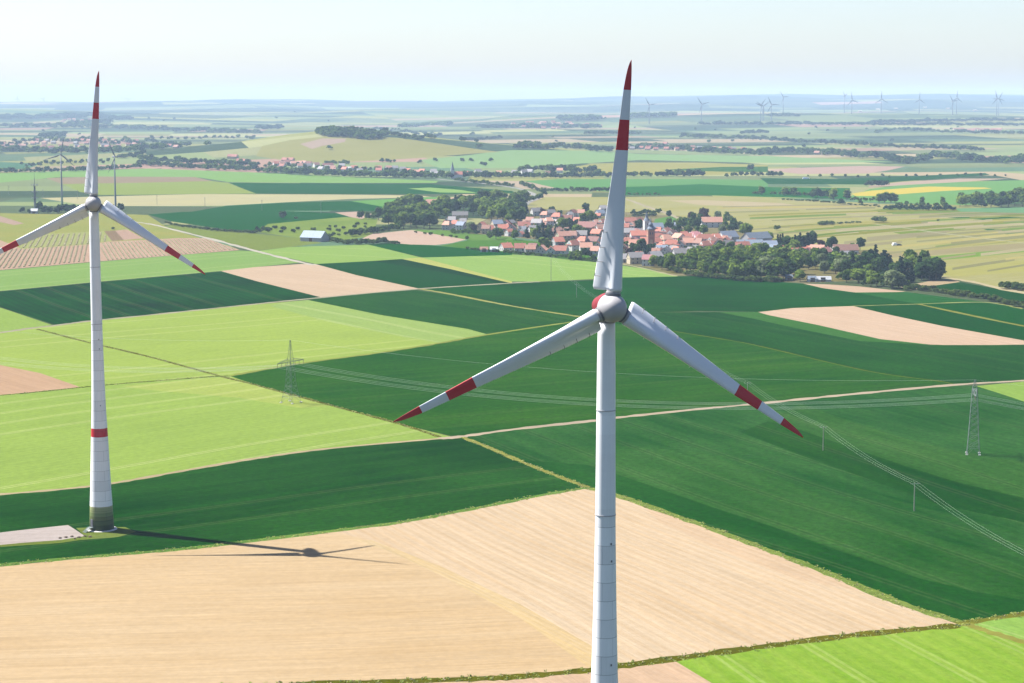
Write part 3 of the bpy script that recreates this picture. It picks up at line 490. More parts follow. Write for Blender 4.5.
LN('road', 'road lined with trees winding towards the village', [(435, 178.5), (450, 180.3), (480, 183), (516, 188), (531, 193), (537, 198), (529, 202), (521, 208)], 9, (206, 204, 194))
LN('farm_track', 'sandy track climbing behind the church', [(620, 198), (632, 201), (645, 206), (657, 210), (668, 214), (680, 219)], 7, (214, 200, 164))
LN('farm_track', 'thin edge below the far sandy strip', [(-80, 197.3), (100, 195.5), (200, 194), (256, 194)], 6, (120, 156, 104))
LN('field_edge', 'sandy edge in front of the village gardens', [(622, 264), (640, 267.5), (676, 276)], 4, (210, 202, 150))
LN('road', 'village street between the houses', [(640, 252), (672, 256), (700, 254), (730, 246), (752, 247)], 7, (212, 200, 184))
LN('vine_path', 'pale path through the vineyards right of the firs', [(875, 224), (905, 228), (940, 233), (980, 238), (1024, 243)], 5, (206, 204, 160))

def clean(pts):
    out = []
    for p in pts:
        if not out or abs(p[0] - out[-1][0]) + abs(p[1] - out[-1][1]) > .05: out.append(p)
    return out
def world_poly(pts):
    out = []
    n = len(pts)
    for i in range(n):
        a, b = pts[i], pts[(i + 1) % n]
        k = max(1, int(math.hypot(b[0] - a[0], b[1] - a[1]) / 60))
        for j in range(k):
            t = j / k; q = U(a[0] + (b[0] - a[0]) * t, a[1] + (b[1] - a[1]) * t)
            if not out or math.hypot(q.x - out[-1][0], q.y - out[-1][1]) > .8: out.append((q.x, q.y))
    return out
def catmull(P, n=5):
    P = [np.array(p, float) for p in P]
    out = []
    for i in range(len(P) - 1):
        p0 = P[max(i - 1, 0)]; p1 = P[i]; p2 = P[i + 1]; p3 = P[min(i + 2, len(P) - 1)]
        for k in range(n):
            t = k / n
            out.append(.5 * ((2 * p1) + (-p0 + p2) * t + (2 * p0 - 5 * p1 + 4 * p2 - p3) * t * t + (-p0 + 3 * p1 - 3 * p2 + p3) * t ** 3))
    out.append(P[-1]); return out
def strip_poly(pts, w):
    P = [U(*p) for p in catmull(pts, 9)]
    A = []; B = []
    for i, p in enumerate(P):
        a = P[max(i - 1, 0)]; b = P[min(i + 1, len(P) - 1)]
        d = Vector((b.x - a.x, b.y - a.y)); d.normalize(); n = Vector((-d.y, d.x))
        ww = w / 2 * random.uniform(.62, 1.35)
        A.append((p.x + n.x * ww, p.y + n.y * ww)); B.append((p.x - n.x * ww, p.y - n.y * ww))
    return A + B[::-1]

def attrs(c, c2, ang, sp, stripe, streak, tram, d=0):
    return dict(fcol=alb(c, 1, d), fcol2=alb(c2, 1, d), fpar=(math.cos(ang), math.sin(ang), sp), fpar2=(stripe, streak, tram))
ITEMS = []   # (polygon, attrs, key, name, label)
for f in FIELDS:
    a, b = U(*f['rows'][0]), U(*f['rows'][1])
    ITEMS.append((world_poly(f['pts']), attrs(f['c'], f['c2'], math.atan2(b.y - a.y, b.x - a.x), f['sp'], f['stripe'], f['streak'], f['tram'], a.y), f['key'], f['name'], f['label']))
for i, f in enumerate(LINES):
    ITEMS.append((strip_poly(f['pts'], f['w']), attrs(f['c'], f['c2'], 0, 3, 0, 1.0, 0, U(*f['pts'][0]).y), 'line%d' % i, f['name'], f['label']))

# ---- patchwork of the farther plain: recursive cuts of a big quadrilateral
FARC = [((138, 164, 118), (148, 172, 126), 5), ((66, 104, 84), (78, 116, 94), 4), ((92, 126, 102), (100, 134, 110), 4), ((168, 182, 118), (150, 170, 100), 4),
        ((206, 186, 146), (196, 172, 130), 1.6), ((206, 168, 142), (196, 160, 134), 1.2), ((152, 180, 128), (146, 176, 122), 4), ((196, 196, 132), (186, 186, 120), 1.5), ((100, 144, 118), (110, 152, 126), 3)]
FW = [q[2] for q in FARC]
LEAVES = []
def parea(p): return abs(sum(p[i][0] * p[(i + 1) % len(p)][1] - p[(i + 1) % len(p)][0] * p[i][1] for i in range(len(p)))) / 2
def cut(poly, n, d):
    A = []; B = []
    for i in range(len(poly)):
        p, q = poly[i], poly[(i + 1) % len(poly)]
        sp_ = p[0] * n[0] + p[1] * n[1] - d; sq = q[0] * n[0] + q[1] * n[1] - d
        (A if sp_ >= 0 else B).append(p)
        if sp_ * sq < 0:
            t = sp_ / (sp_ - sq); r = (p[0] + (q[0] - p[0]) * t, p[1] + (q[1] - p[1]) * t); A.append(r); B.append(r)
    return A, B
def bsp(poly, depth, ang):
    cx = sum(p[0] for p in poly) / len(poly); cy = sum(p[1] for p in poly) / len(poly)
    dist = max(400, math.hypot(cx, cy))
    s = 150 + 0.026 * dist
    if cy < 2300: s = 260
    out = min(abs(p[0]) - 0.33 * abs(p[1]) for p in poly) > 500 or all(p[1] < 300 for p in poly)
    if out: s = 2200
    if depth > 16 or parea(poly) < s * s * (1.0 if depth > 0 else 0) * 1.3:
        k = random.choices(range(len(FARC)), FW)[0]
        if cy > 13500 and random.random() < min(.9, (cy - 12000) / 5000): k = random.choice((1, 1, 2))
        j = random.uniform(.92, 1.08)
        c = tuple(min(255, v * j) for v in FARC[k][0]); c2 = tuple(min(255, v * j) for v in FARC[k][1])
        LEAVES.append((poly, attrs(c, c2, ang + random.choice((0, PI / 2)), 5, .1, .5, 0)))
        return len(LEAVES) - 1
    if depth in (3, 5): ang = ang + random.uniform(-.3, .3)
    best = None
    for k in (0, 1):
        a = ang + k * PI / 2; n = (-math.sin(a), math.cos(a))
        pr = [p[0] * n[0] + p[1] * n[1] for p in poly]
        ext = max(pr) - min(pr)
        ext *= (1.0, 0.62)[k]            # fields come out long in the row direction
        if best is None or ext > best[0]: best = (ext, a, min(pr), max(pr))
    _, a, lo, hi = best; a2 = a + random.uniform(-.05, .05); n = (-math.sin(a2), math.cos(a2))
    pr = [p[0] * n[0] + p[1] * n[1] for p in poly]; lo, hi = min(pr), max(pr)
    d = lo + (hi - lo) * random.uniform(.36, .64)
    A, B = cut(poly, n, d)
    if len(A) < 3 or len(B) < 3:
        return bsp(poly, 99, ang)
    return (n, d, bsp(A, depth + 1, ang), bsp(B, depth + 1, ang))
X0, X1, Y0, Y1 = -9000, 9000, -900, 24400
TREE = bsp([(X0, Y0), (X1, Y0), (X1, Y1), (X0, Y1)], 0, 0.12)

VP = []; ED = []
def add_loop(poly):
    n0 = len(VP)
    VP.extend(poly)
    ED.extend([(n0 + i, n0 + (i + 1) % len(poly)) for i in range(len(poly))])
for p, *_ in ITEMS: add_loop(p)
for p, a in LEAVES: add_loop(p)
gy = np.concatenate([np.linspace(-600, 2700, 10), np.geomspace(2850, 24300, 74)])
for y in gy:
    for t in np.linspace(-1, 1, 61):
        x = t * (0.34 * max(y, 0) + 700)
        if abs(x) < 8900: VP.append((x + 3.1, y + 1.7))
vs, es, fs, *_ = delaunay_2d_cdt([Vector(p) for p in VP], ED, [], 0, 0.01, False)
VX = np.array([(v.x, v.y) for v in vs]); FS = np.array([tuple(f) for f in fs if len(f) == 3])
tri = VX[FS]; e1 = tri[:, 1] - tri[:, 0]; e2 = tri[:, 2] - tri[:, 0]
ar = e1[:, 0] * e2[:, 1] - e1[:, 1] * e2[:, 0]
FS[ar < 0] = FS[ar < 0][:, ::-1]; keep = np.abs(ar) > 1e-4; FS = FS[keep]
CEN = VX[FS].mean(1)
def inside(poly, P):
    poly = np.array(poly); x, y = P[:, 0], P[:, 1]; r = np.zeros(len(P), bool)
    for i in range(len(poly)):
        x1, y1 = poly[i]; x2, y2 = poly[(i + 1) % len(poly)]
        if y1 == y2: continue
        c = ((y1 > y) != (y2 > y)) & (x < (x2 - x1) * (y - y1) / (y2 - y1) + x1)
        r ^= c
    return r
OWN = np.full(len(FS), -1); LEAF = np.zeros(len(FS), int)
def walk(node, idx):
    if isinstance(node, int): LEAF[idx] = node; return
    n, d, a, b = node
    s = CEN[idx, 0] * n[0] + CEN[idx, 1] * n[1] - d
    walk(a, idx[s >= 0]); walk(b, idx[s < 0])
walk(TREE, np.arange(len(FS)))
for i, it in enumerate(ITEMS):
    p = np.array(it[0]); lo = p.min(0); hi = p.max(0)
    c = np.nonzero((CEN[:, 0] >= lo[0]) & (CEN[:, 0] <= hi[0]) & (CEN[:, 1] >= lo[1]) & (CEN[:, 1] <= hi[1]))[0]
    OWN[c[inside(p, CEN[c])]] = i
ZV = T(VX[:, 0], VX[:, 1])
eps = 2.0
NX = -(T(VX[:, 0] + eps, VX[:, 1]) - T(VX[:, 0] - eps, VX[:, 1])) / (2 * eps)
NY = -(T(VX[:, 0], VX[:, 1] + eps) - T(VX[:, 0], VX[:, 1] - eps)) / (2 * eps)
NRM = np.stack([NX, NY, np.ones_like(NX)], 1); NRM /= np.linalg.norm(NRM, axis=1)[:, None]
def ground_obj(name, fidx, label, cat):
    f = FS[fidx]; used, inv = np.unique(f, return_inverse=True); inv = inv.reshape(f.shape)
    me = bpy.data.meshes.new(name)
    me.vertices.add(len(used)); me.vertices.foreach_set('co', np.column_stack([VX[used], ZV[used]]).astype(np.float32).ravel())
    me.loops.add(f.size); me.loops.foreach_set('vertex_index', inv.astype(np.int32).ravel())
    me.polygons.add(len(f)); me.polygons.foreach_set('loop_start', (np.arange(len(f)) * 3).astype(np.int32))
    me.update(calc_edges=True)
    me.polygons.foreach_set('use_smooth', [True] * len(f))
    A = {k: [] for k in ('fcol', 'fcol2', 'fpar', 'fpar2')}
    for i in fidx:
        a = ITEMS[OWN[i]][1] if OWN[i] >= 0 else LEAVES[LEAF[i]][1]
        for k in A: A[k].append(a[k])
    for k in A:
        if k.startswith('fcol'):
            at = me.attributes.new(k, 'FLOAT_COLOR', 'FACE'); at.data.foreach_set('color', np.column_stack([np.array(A[k]), np.ones(len(f))]).astype(np.float32).ravel())
        else:
            at = me.attributes.new(k, 'FLOAT_VECTOR', 'FACE'); at.data.foreach_set('vector', np.array(A[k], np.float32).ravel())
    me.normals_split_custom_set_from_vertices([tuple(n) for n in NRM[used]])
    me.materials.append(M['ground'])
    o = bpy.data.objects.new(name, me); link(o)
    return tag(o, label, cat, kind='structure')
ground_obj('ground', np.nonzero(OWN < 0)[0], 'wide patchwork plain of green and olive fields reaching the hazy hills', 'ground')
keys = {}
for i, it in enumerate(ITEMS): keys.setdefault(it[2], []).append(i)
for k, ids in keys.items():
    idx = np.nonzero(np.isin(OWN, ids))[0]
    if len(idx): ground_obj(ITEMS[ids[0]][3], idx, ITEMS[ids[0]][4], ITEMS[ids[0]][3].replace('_', ' '))
print('ground tris', len(FS), 'leaves', len(LEAVES))
# ================================================================== WIND TURBINES
ST_R = [2.9, 3.4, 4.6, 6.2, 8.0, 9.7, 12.0, 15.0, 18.0, 21.0, 26.2, 26.21, 31.2, 31.21, 36.1, 36.11, 38.0, 39.4, 40.3, 40.8, 41.0]
TWR = [2.9, 6, 9.7, 15, 21, 30, 41]; TWA = [38, 35, 29, 21, 13, 7, 3]
def bl(r, xs, ys): return float(np.interp(r, xs, ys))
def blade_mb():
    mb = MB(); n = 22; rings = []
    for r in ST_R:
        xl = bl(r, [2.9, 9.7, 21, 26, 31, 36, 39, 41], [1.15, 1.05, .97, 1.0, .92, .88, .80, .66])
        xt = bl(r, [2.9, 3.4, 6, 9.7, 15, 21, 26, 31, 36, 39, 40.3, 41], [-2.8, -2.95, -2.8, -2.5, -1.95, -1.47, -1.05, -.75, -.42, -.05, .28, .58])
        th = bl(r, [2.9, 5, 9.7, 15, 21, 26, 36, 41], [2.3, 2.1, 1.5, 1.0, .62, .45, .2, .05])
        tw = math.radians(bl(r, TWR, TWA)); xl /= math.cos(tw); xt /= math.cos(tw)
        c = xl - xt; ring = []
        for k in range(n):
            t = 2 * PI * k / n
            u = (1 - math.cos(t)) / 2              # 0 at LE, 1 at TE
            # thick round nose with a long thin trailing plate near the root
            ys = 5 * (0.2969 * math.sqrt(u) - 0.126 * u - 0.3516 * u * u + 0.2843 * u ** 3 - 0.1036 * u ** 4)
            if r < 12:
                R0 = th / 2 / c; q = max(0.0, 1 - ((u - R0) / R0) ** 2) ** .5 * .5 * (1 if u < 2 * R0 else 0)
                plate = .5 * min(1, (1 - u) * 6) * 0.24
                w = (12 - r) / 9.1
                ys = ys * (1 - w) + max(q, plate if u > R0 else 0) * w
            y = ys * th * (1 if t <= PI else -1)
            x = xl - u * c
            ring.append((x * math.cos(tw) + y * math.sin(tw), -x * math.sin(tw) + y * math.cos(tw) , r))
        rings.append(ring)
    v = [p for rg in rings for p in rg]; f = []; m = []
    for i in range(len(rings) - 1):
        rm = (ST_R[i] + ST_R[i + 1]) / 2
        mi = 1 if (26.2 < rm < 31.2 or rm > 36.1) else 0
        for k in range(n):
            f.append((i * n + k, i * n + (k + 1) % n, (i + 1) * n + (k + 1) % n, (i + 1) * n + k)); m.append(mi)
    f.append(tuple(range(n))[::-1]); m.append(0); e = (len(rings) - 1) * n; f.append(tuple(e + k for k in range(n))); m.append(1)
    mb.v = v; mb.f = f; mb.m = m
    return mb
def seam_mb(parent):
    """dark joints between the trailing panels of the blade root, a hair proud of both faces"""
    for r in (5.2, 7.6, 10.0, 12.6):
        mb = MB()
        tw = math.radians(bl(r, TWR, TWA))
        xt = bl(r, [2.9, 3.4, 6, 9.7, 15, 21], [-2.8, -2.95, -2.8, -2.5, -1.95, -1.47]) / math.cos(tw); th = bl(r, [2.9, 5, 9.7, 15], [2.3, 2.1, 1.5, 1.0])
        for s in (-1, 1):
            P = []
            for x in (xt + .02, xt + .55, xt + 1.25):
                y = s * (.16 * th + .05) if x < xt + .4 else s * (.17 * th + .07)
                P.append(Vector((x * math.cos(tw) + y * math.sin(tw), -x * math.sin(tw) + y * math.cos(tw), r)))
            mb.bar(P[0], P[1], .05); mb.bar(P[1], P[2], .05); mb.build('panel_seam', M['darkgrey'], parent); mb = MB()
        P0 = (xt, 0, r)
        mb.bar((P0[0] * math.cos(tw), -P0[0] * math.sin(tw), r), (P0[0] * math.cos(tw) * .985, -P0[0] * math.sin(tw) * .985, r + .4), .06)
        mb.build('panel_seam', M['darkgrey'], parent)
PROT = {}
def big_turbine(base, hub_h, yaw, az, label, overhang=3.7):
    root = empty('wind_turbine', base, yaw, label, 'wind turbine')
    s = 1.0
    # tower: flared concrete foot, slender top
    HT = hub_h - 2.2
    prof_z = [0, 2, 4.5, 7.8, 14, 22, 30, 32.8, 38, 50, 63, 78, 92, HT]
    prof_w = [7.9, 7.7, 7.4, 7.1, 6.5, 5.9, 5.3, 5.05, 4.55, 3.95, 3.5, 3.3, 3.12, 2.85]
    zz = list(np.linspace(0, HT, 40)); mb = MB(); mb.lathe([(z, float(np.interp(z, prof_z, prof_w)) / 2) for z in zz], 48)
    tw = mb.build('tower', M['tower'], root, smooth=True)
    mb = MB()
    for z in (66.0, 84.0, HT - .3):
        mb = MB(); r = float(np.interp(z, prof_z, prof_w)) / 2; mb.lathe([(z - .07, r + .02), (z - .07, r + .07), (z + .07, r + .07), (z + .07, r + .02)], 48)
        mb.build('flange_ring', M['hubgrey'], tw)
    mb = MB(); r = 3.85
    mb.box(-.55, .55, -r - .12, -r + .5, 1.4, 3.8); d = mb.build('tower_door', M['darkgrey'], tw); d.rotation_euler = (0, 0, -0.9)
    mb = MB(); mb.box(-.9, .9, -r - 1.3, -r - .1, 1.2, 1.35)
    for k in range(6): mb.box(-.9, .9, -r - 1.3 - .3 * (k + 1), -r - 1.3 - .3 * k - .01, 1.0 - .19 * k, 1.12 - .19 * k)
    d = mb.build('door_steps', M['steel'], tw); d.rotation_euler = (0, 0, -0.9)
    mb = MB(); mb.lathe([(0.02, 4.9), (0.2, 4.7), (0.23, 3.9)], 40, cap=False); mb.build('foundation_ring', M['concrete'], root)
    # small dark vents on the shaft
    mb = MB()
    for z, a in ((58, -1.2), (61, -1.25), (40, -1.3), (33.5, .3)):
        mb = MB(); r = float(np.interp(z, prof_z, prof_w)) / 2; mb.box(math.cos(a) * r - .12, math.cos(a) * r + .12, math.sin(a) * r - .08, math.sin(a) * r + .08, z, z + .35)
        mb.build('vent', M['darkgrey'], tw)
    # nacelle: the rear of the egg, towards +y
    yn = -overhang
    prof = [(yn + 1.15, 2.0), (yn + 1.25, 2.16), (yn + 2.0, 2.24), (yn + 3.1, 2.24), (yn + 3.3, 2.22), (yn + 4.6, 2.05), (yn + 4.8, 2.0), (yn + 6.2, 1.7), (yn + 7.6, 1.6), (yn + 8.6, 1.1), (yn + 9.3, .6), (yn + 9.5, .05)]
    mb = MB(); mb.lathe(prof, 36, 'y', lambda i: 1 if i <= 8 else 0)
    na = mb.build('nacelle', [M['white'], M['nacelle_red']], root, smooth=True); na.location = (0, 0, hub_h); na.rotation_euler = (math.radians(-4.5), 0, 0)
    mb = MB(); mb.lathe([(-2.9, 1.35), (-2.3, 1.45), (-1.6, 1.6)], 32, cap=False); nk = mb.build('tower_neck', M['darkgrey'], na)
    mb = MB(); mb.bar((.5, 3.2, 1.9), (.5, 3.2, 4.0), .04); mb.bar((.2, 3.2, 3.7), (.8, 3.2, 3.7), .03)
    mb.build('wind_vane', M['steel'], na)
    # spinner hub, towards -y
    mb = MB(); mb.lathe([(-3.0, .02), (-2.95, .5), (-2.75, 1.0), (-2.4, 1.45), (-1.9, 1.85), (-1.3, 2.15), (-.6, 2.36), (.1, 2.44), (.8, 2.42), (1.1, 2.3)], 40, 'y')
    hb = mb.build('hub', M['hubgrey'], root, smooth=True); hb.location = (0, yn, hub_h)
    # blades
    if 'blade' not in PROT:
        b = blade_mb().build('blade', [M['blade'], M['red']], None, smooth=True)
        for e in range(1): pass
        PROT['blade'] = b
        seam_mb(b)
        mb = MB(); mb.lathe([(1.6, 1.12), (2.5, 1.12), (2.52, 1.22), (2.75, 1.22), (2.77, 1.1), (3.1, 1.1)], 28, cap=False); mb.build('root_collar', M['hubgrey'], b, smooth=False)
        mb = MB(); mb.lathe([(2.18, 1.3), (2.2, 1.34), (2.42, 1.34), (2.44, 1.14)], 28, cap=False); mb.build('bearing_ring', M['darkgrey'], b)
        first = True
    else: first = False
    for k in range(3):
        if first and k == 0: b = PROT['blade']; b.parent = root
        else: b = copy_tree(PROT['blade'], root)
        b.location = (0, yn, hub_h)
        b.rotation_euler = (0, math.radians(az + 120 * k), 0)
    return root
YAW = math.radians(12)
# near turbine
hp = at_depth(612.3, 307.8, 331.0)
bx, by = hp.x - 3.7 * math.sin(YAW), hp.y + 3.7 * math.cos(YAW)
NEAR = big_turbine((bx, by, -0.05), hp.z, YAW, 3.3, 'nearest big wind turbine, its grey tower cut off by the bottom of the picture')
# left turbine
lb = U(101.8, 529)
hp2 = at_depth(94.2, 203.3, lb.y - 3.6)
YL = math.radians(10.5)
LEFT = big_turbine((lb.x, lb.y, -0.05), hp2.z, YL, 2.9, 'big wind turbine with red ring and green foot, standing in the dark green field')

def small_blade(R, chord, red=False):
    mb = MB(); n = 8; rr = [.04, .1, .2, .35, .6, .85, 1.0]; cc = [.5, .6, 1.0, .85, .55, .33, .1]
    v = []
    for r, c in zip(rr, cc):
        tw = math.radians(20 * (1 - r)); w = chord * c
        for k in range(n):
            t = 2 * PI * k / n; x = math.cos(t) * w / 2 - (w * .18 if r > .1 else 0); y = math.sin(t) * max(.12, w * .12 if r > .1 else w * .4)
            v.append((x * math.cos(tw) + y * math.sin(tw), -x * math.sin(tw) + y * math.cos(tw), r * R))
    f = [(i * n + k, i * n + (k + 1) % n, (i + 1) * n + (k + 1) % n, (i + 1) * n + k) for i in range(len(rr) - 1) for k in range(n)]
    f += [tuple(range(n))[::-1], tuple((len(rr) - 1) * n + k for k in range(n))]
    mb.add(v, f); return mb
SMALL = {}
def small_turbine(hubpx, basey, R_px, az, yaw_deg, label, group, Rm=41, chord=3.2, green=False, D=None, missing=None):
    """distance follows from the rotor size in metres; base stands on the terrain"""
    D = D or F * Rm / R_px
    hpv = at_depth(hubpx[0], hubpx[1], D)
    g = Tz(hpv.x, hpv.y); hub_h = max(30, hpv.z - g)
    root = empty('wind_turbine', (hpv.x, hpv.y, g - .3), math.radians(yaw_deg), label, 'wind turbine', group)
    mb = MB(); s = Rm / 41
    zz = [0, .04, .1, .18, .5, 1]; rr = [2.4, 2.3, 2.2, 2.05, 1.6, 1.15]
    mb.lathe([(z * hub_h, r * s) for z, r in zip(zz, rr)], 16, mfun=lambda i: 1 if (green and i < 3) else 0)
    mb.build('tower', [M['shadewhite'], M['tgreen']], root, smooth=True)
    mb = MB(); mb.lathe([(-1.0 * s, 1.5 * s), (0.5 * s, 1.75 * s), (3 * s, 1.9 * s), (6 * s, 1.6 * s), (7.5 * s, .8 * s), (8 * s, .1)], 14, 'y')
    o = mb.build('nacelle', M['shadewhite'], root, smooth=True); o.location = (0, 0, hub_h)
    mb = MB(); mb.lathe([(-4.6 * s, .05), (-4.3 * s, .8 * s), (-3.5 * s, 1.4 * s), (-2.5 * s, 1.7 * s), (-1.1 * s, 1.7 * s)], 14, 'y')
    o = mb.build('hub', M['shadewhite'], root, smooth=True); o.location = (0, 0, hub_h)
    key = (Rm, chord)
    for k in range(3):
        if key not in SMALL:
            SMALL[key] = small_blade(Rm, chord).build('blade', M['shadewhite'], root, smooth=True); b = SMALL[key]
        else:
            b = SMALL[key].copy(); COL.objects.link(b); b.parent = root
        b.location = (0, -2.8 * s, hub_h); b.rotation_euler = (0, math.radians(az + 120 * k), 0)
    return root
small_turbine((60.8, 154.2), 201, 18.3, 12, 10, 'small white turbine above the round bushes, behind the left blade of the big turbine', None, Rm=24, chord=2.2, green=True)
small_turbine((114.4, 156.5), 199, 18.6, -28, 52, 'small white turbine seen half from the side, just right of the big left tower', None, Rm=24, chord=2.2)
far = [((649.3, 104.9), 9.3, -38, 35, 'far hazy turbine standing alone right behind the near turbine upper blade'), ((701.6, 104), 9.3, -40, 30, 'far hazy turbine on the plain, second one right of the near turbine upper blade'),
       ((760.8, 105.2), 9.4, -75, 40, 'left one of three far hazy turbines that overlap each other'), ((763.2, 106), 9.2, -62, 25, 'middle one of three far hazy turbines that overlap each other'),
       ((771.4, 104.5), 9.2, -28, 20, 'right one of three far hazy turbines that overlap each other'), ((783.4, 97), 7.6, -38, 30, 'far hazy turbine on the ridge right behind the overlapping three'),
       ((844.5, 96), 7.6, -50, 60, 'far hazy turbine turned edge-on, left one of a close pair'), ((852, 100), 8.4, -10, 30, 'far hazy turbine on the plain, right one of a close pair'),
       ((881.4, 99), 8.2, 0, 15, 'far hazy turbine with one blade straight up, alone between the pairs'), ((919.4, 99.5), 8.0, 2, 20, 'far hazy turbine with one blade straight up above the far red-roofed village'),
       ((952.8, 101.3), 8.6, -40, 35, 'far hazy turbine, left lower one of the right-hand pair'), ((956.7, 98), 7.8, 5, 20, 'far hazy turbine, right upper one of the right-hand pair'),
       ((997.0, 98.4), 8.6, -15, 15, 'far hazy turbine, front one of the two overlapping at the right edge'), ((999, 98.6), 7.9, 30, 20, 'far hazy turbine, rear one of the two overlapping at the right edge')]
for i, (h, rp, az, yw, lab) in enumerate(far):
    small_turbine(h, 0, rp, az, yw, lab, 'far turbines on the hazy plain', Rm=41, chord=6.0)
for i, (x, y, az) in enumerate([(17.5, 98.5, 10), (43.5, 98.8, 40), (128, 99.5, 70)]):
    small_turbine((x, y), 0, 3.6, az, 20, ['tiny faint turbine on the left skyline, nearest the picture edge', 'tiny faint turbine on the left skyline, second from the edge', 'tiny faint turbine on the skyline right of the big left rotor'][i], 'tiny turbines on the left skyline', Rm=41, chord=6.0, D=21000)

# ================================================================== LATTICE PYLONS, POLES, WIRES
def pylon(base, armdir, arm_h, top_h, label, wide=6.4):
    ang = math.atan2(armdir[1], armdir[0])
    root = empty('lattice_pylon', base, ang, label, 'pylon')
    def hw(z):  # half width
        return float(np.interp(z, [0, arm_h * .42, arm_h + 1.5, top_h], [wide / 2, 1.75, .95, .12]))
    lv = [0, 2.6, 5.2, 7.6] + list(np.linspace(10.4, arm_h + 1.5, int((arm_h - 8) / 1.9))) + list(np.linspace(arm_h + 3, top_h, 5))
    legs = MB(); 
    cs = [(-1, -1), (1, -1), (1, 1), (-1, 1)]
    for c in cs:
        mb = MB()
        for a, b in zip(lv[:-1], lv[1:]): mb.bar((c[0] * hw(a), c[1] * hw(a), a), (c[0] * hw(b), c[1] * hw(b), b), .095 if a < arm_h else .06)
        mb.build('leg', M['steel'], root)
    br = MB()
    for i, (a, b) in enumerate(zip(lv[:-1], lv[1:])):
        for k in range(4):
            c, d = cs[k], cs[(k + 1) % 4]
            p = lambda q, z: (q[0] * hw(z), q[1] * hw(z), z)
            r = .04 if a < arm_h else .03
            if a > 0 : br.bar(p(c, a), p(d, b), r); br.bar(p(d, a), p(c, b), r)
            else: br.bar(p(c, a), p(((c[0] + d[0]) / 2, (c[1] + d[1]) / 2), b), r); br.bar(p(d, a), p(((c[0] + d[0]) / 2, (c[1] + d[1]) / 2), b), r)
            if i in (1, 3, 7, 11): br.bar(p(c, a), p(d, a), r)
    br.build('bracing', M['steel'], root)
    ends = []
    for s in (-1, 1):
        mb = MB(); E = 9.6 * s; w = .85
        for y in (-1, 1):
            mb.bar((s * w, y * w, arm_h), (E, 0, arm_h), .08); mb.bar((s * w, y * w * .9, arm_h + 1.6), (E, 0, arm_h + .1), .08)
            for k in range(6):
                t = k / 6; t2 = (k + 1) / 6
                a0 = (s * w + (E - s * w) * t, y * w * (1 - t), arm_h); b1 = (s * w + (E - s * w) * t2, y * w * (1 - t2), arm_h + 1.6 * (1 - t2))
                mb.bar(a0, b1, .045)
        mb.build('crossarm', M['steel'], root)
        for x in (3.4, 6.3, 9.4):
            mb = MB(); mb.lathe([(arm_h - 1.7 + .17 * q, (.05, .13)[q % 2]) for q in range(11)], 8); o = mb.build('insulator', M['ceramic'], root); o.location = (s * x, 0, 0)
            ends.append((s * x, 0, arm_h - 1.75))
    mb = MB()
    for c in cs: mb.box(c[0] * wide / 2 - .45, c[0] * wide / 2 + .45, c[1] * wide / 2 - .45, c[1] * wide / 2 + .45, -.1, .35)
    mb.build('footing', M['concrete'], root)
    Rm_ = Matrix.Rotation(ang, 4, 'Z')
    return [Vector(base) + Rm_ @ Vector(e) for e in ends] + [Vector(base) + Vector((0, 0, top_h))]
pl = U(291, 402.5); pr = U(973, 454)
eL = pylon(pl, (10, 16), 18.6, 28.5, 'lattice pylon with wide crossarm standing in the light barley field')
eR = pylon(pr, (3.6, 18.5), 24.0, 29.0, 'lattice pylon seen edge-on in the dark green field at the right', wide=4.8)
offL = Vector((pl.x - 262, pl.y + 150, 0)); offR = Vector((pr.x + 270, pr.y - 90, 0))
def ends_at(base, d, arm_h, top):
    a = math.atan2(d[1], d[0]); R_ = Matrix.Rotation(a, 4, 'Z')
    return [base + R_ @ Vector((s * x, 0, arm_h - 1.75)) for s in (-1, 1) for x in (3.4, 6.3, 9.4)] + [base + Vector((0, 0, top))]
def wire(a, b, sag, r, name, label, group, parent=None, n=26):
    mb = MB(); P = [a.lerp(b, k / n) - Vector((0, 0, sag * 4 * (k / n) * (1 - k / n))) for k in range(n + 1)]
    hd = (b - a); hd.z = 0; hd.normalize(); sd_ = Vector((-hd.y, hd.x, 0)); m_ = 6
    for p in P:
        for k in range(m_):
            t = 2 * PI * k / m_; mb.v.append(tuple(p + sd_ * math.cos(t) * r + Vector((0, 0, math.sin(t) * r))))
    for i in range(len(P) - 1):
        for k in range(m_): mb.f.append((i * m_ + k, i * m_ + (k + 1) % m_, (i + 1) * m_ + (k + 1) % m_, (i + 1) * m_ + k)); mb.m.append(0)
    o = mb.build(name, M['wire'], parent, smooth=True)
    return tag(o, label, 'power line', group)
for A, B, lab in ((ends_at(offL, (10, 18), 18.6, 28.5), eL, 'one of the thin parallel conductors running left from the pylon in the barley'),
                  (eL, eR, 'one of the thin parallel conductors sagging between the two lattice pylons'), (eR, ends_at(offR, (6, 17), 18, 28), 'one of the thin parallel conductors running right from the edge-on pylon')):
    for i in range(7):
        sag = 9.5 if i < 6 else 6.0
        wire(A[i], B[i], sag, .027 if i < 6 else .022, 'power_line', lab if i < 6 else lab.replace('one of the thin parallel conductors', 'topmost single earth wire'), lab if i < 6 else None)
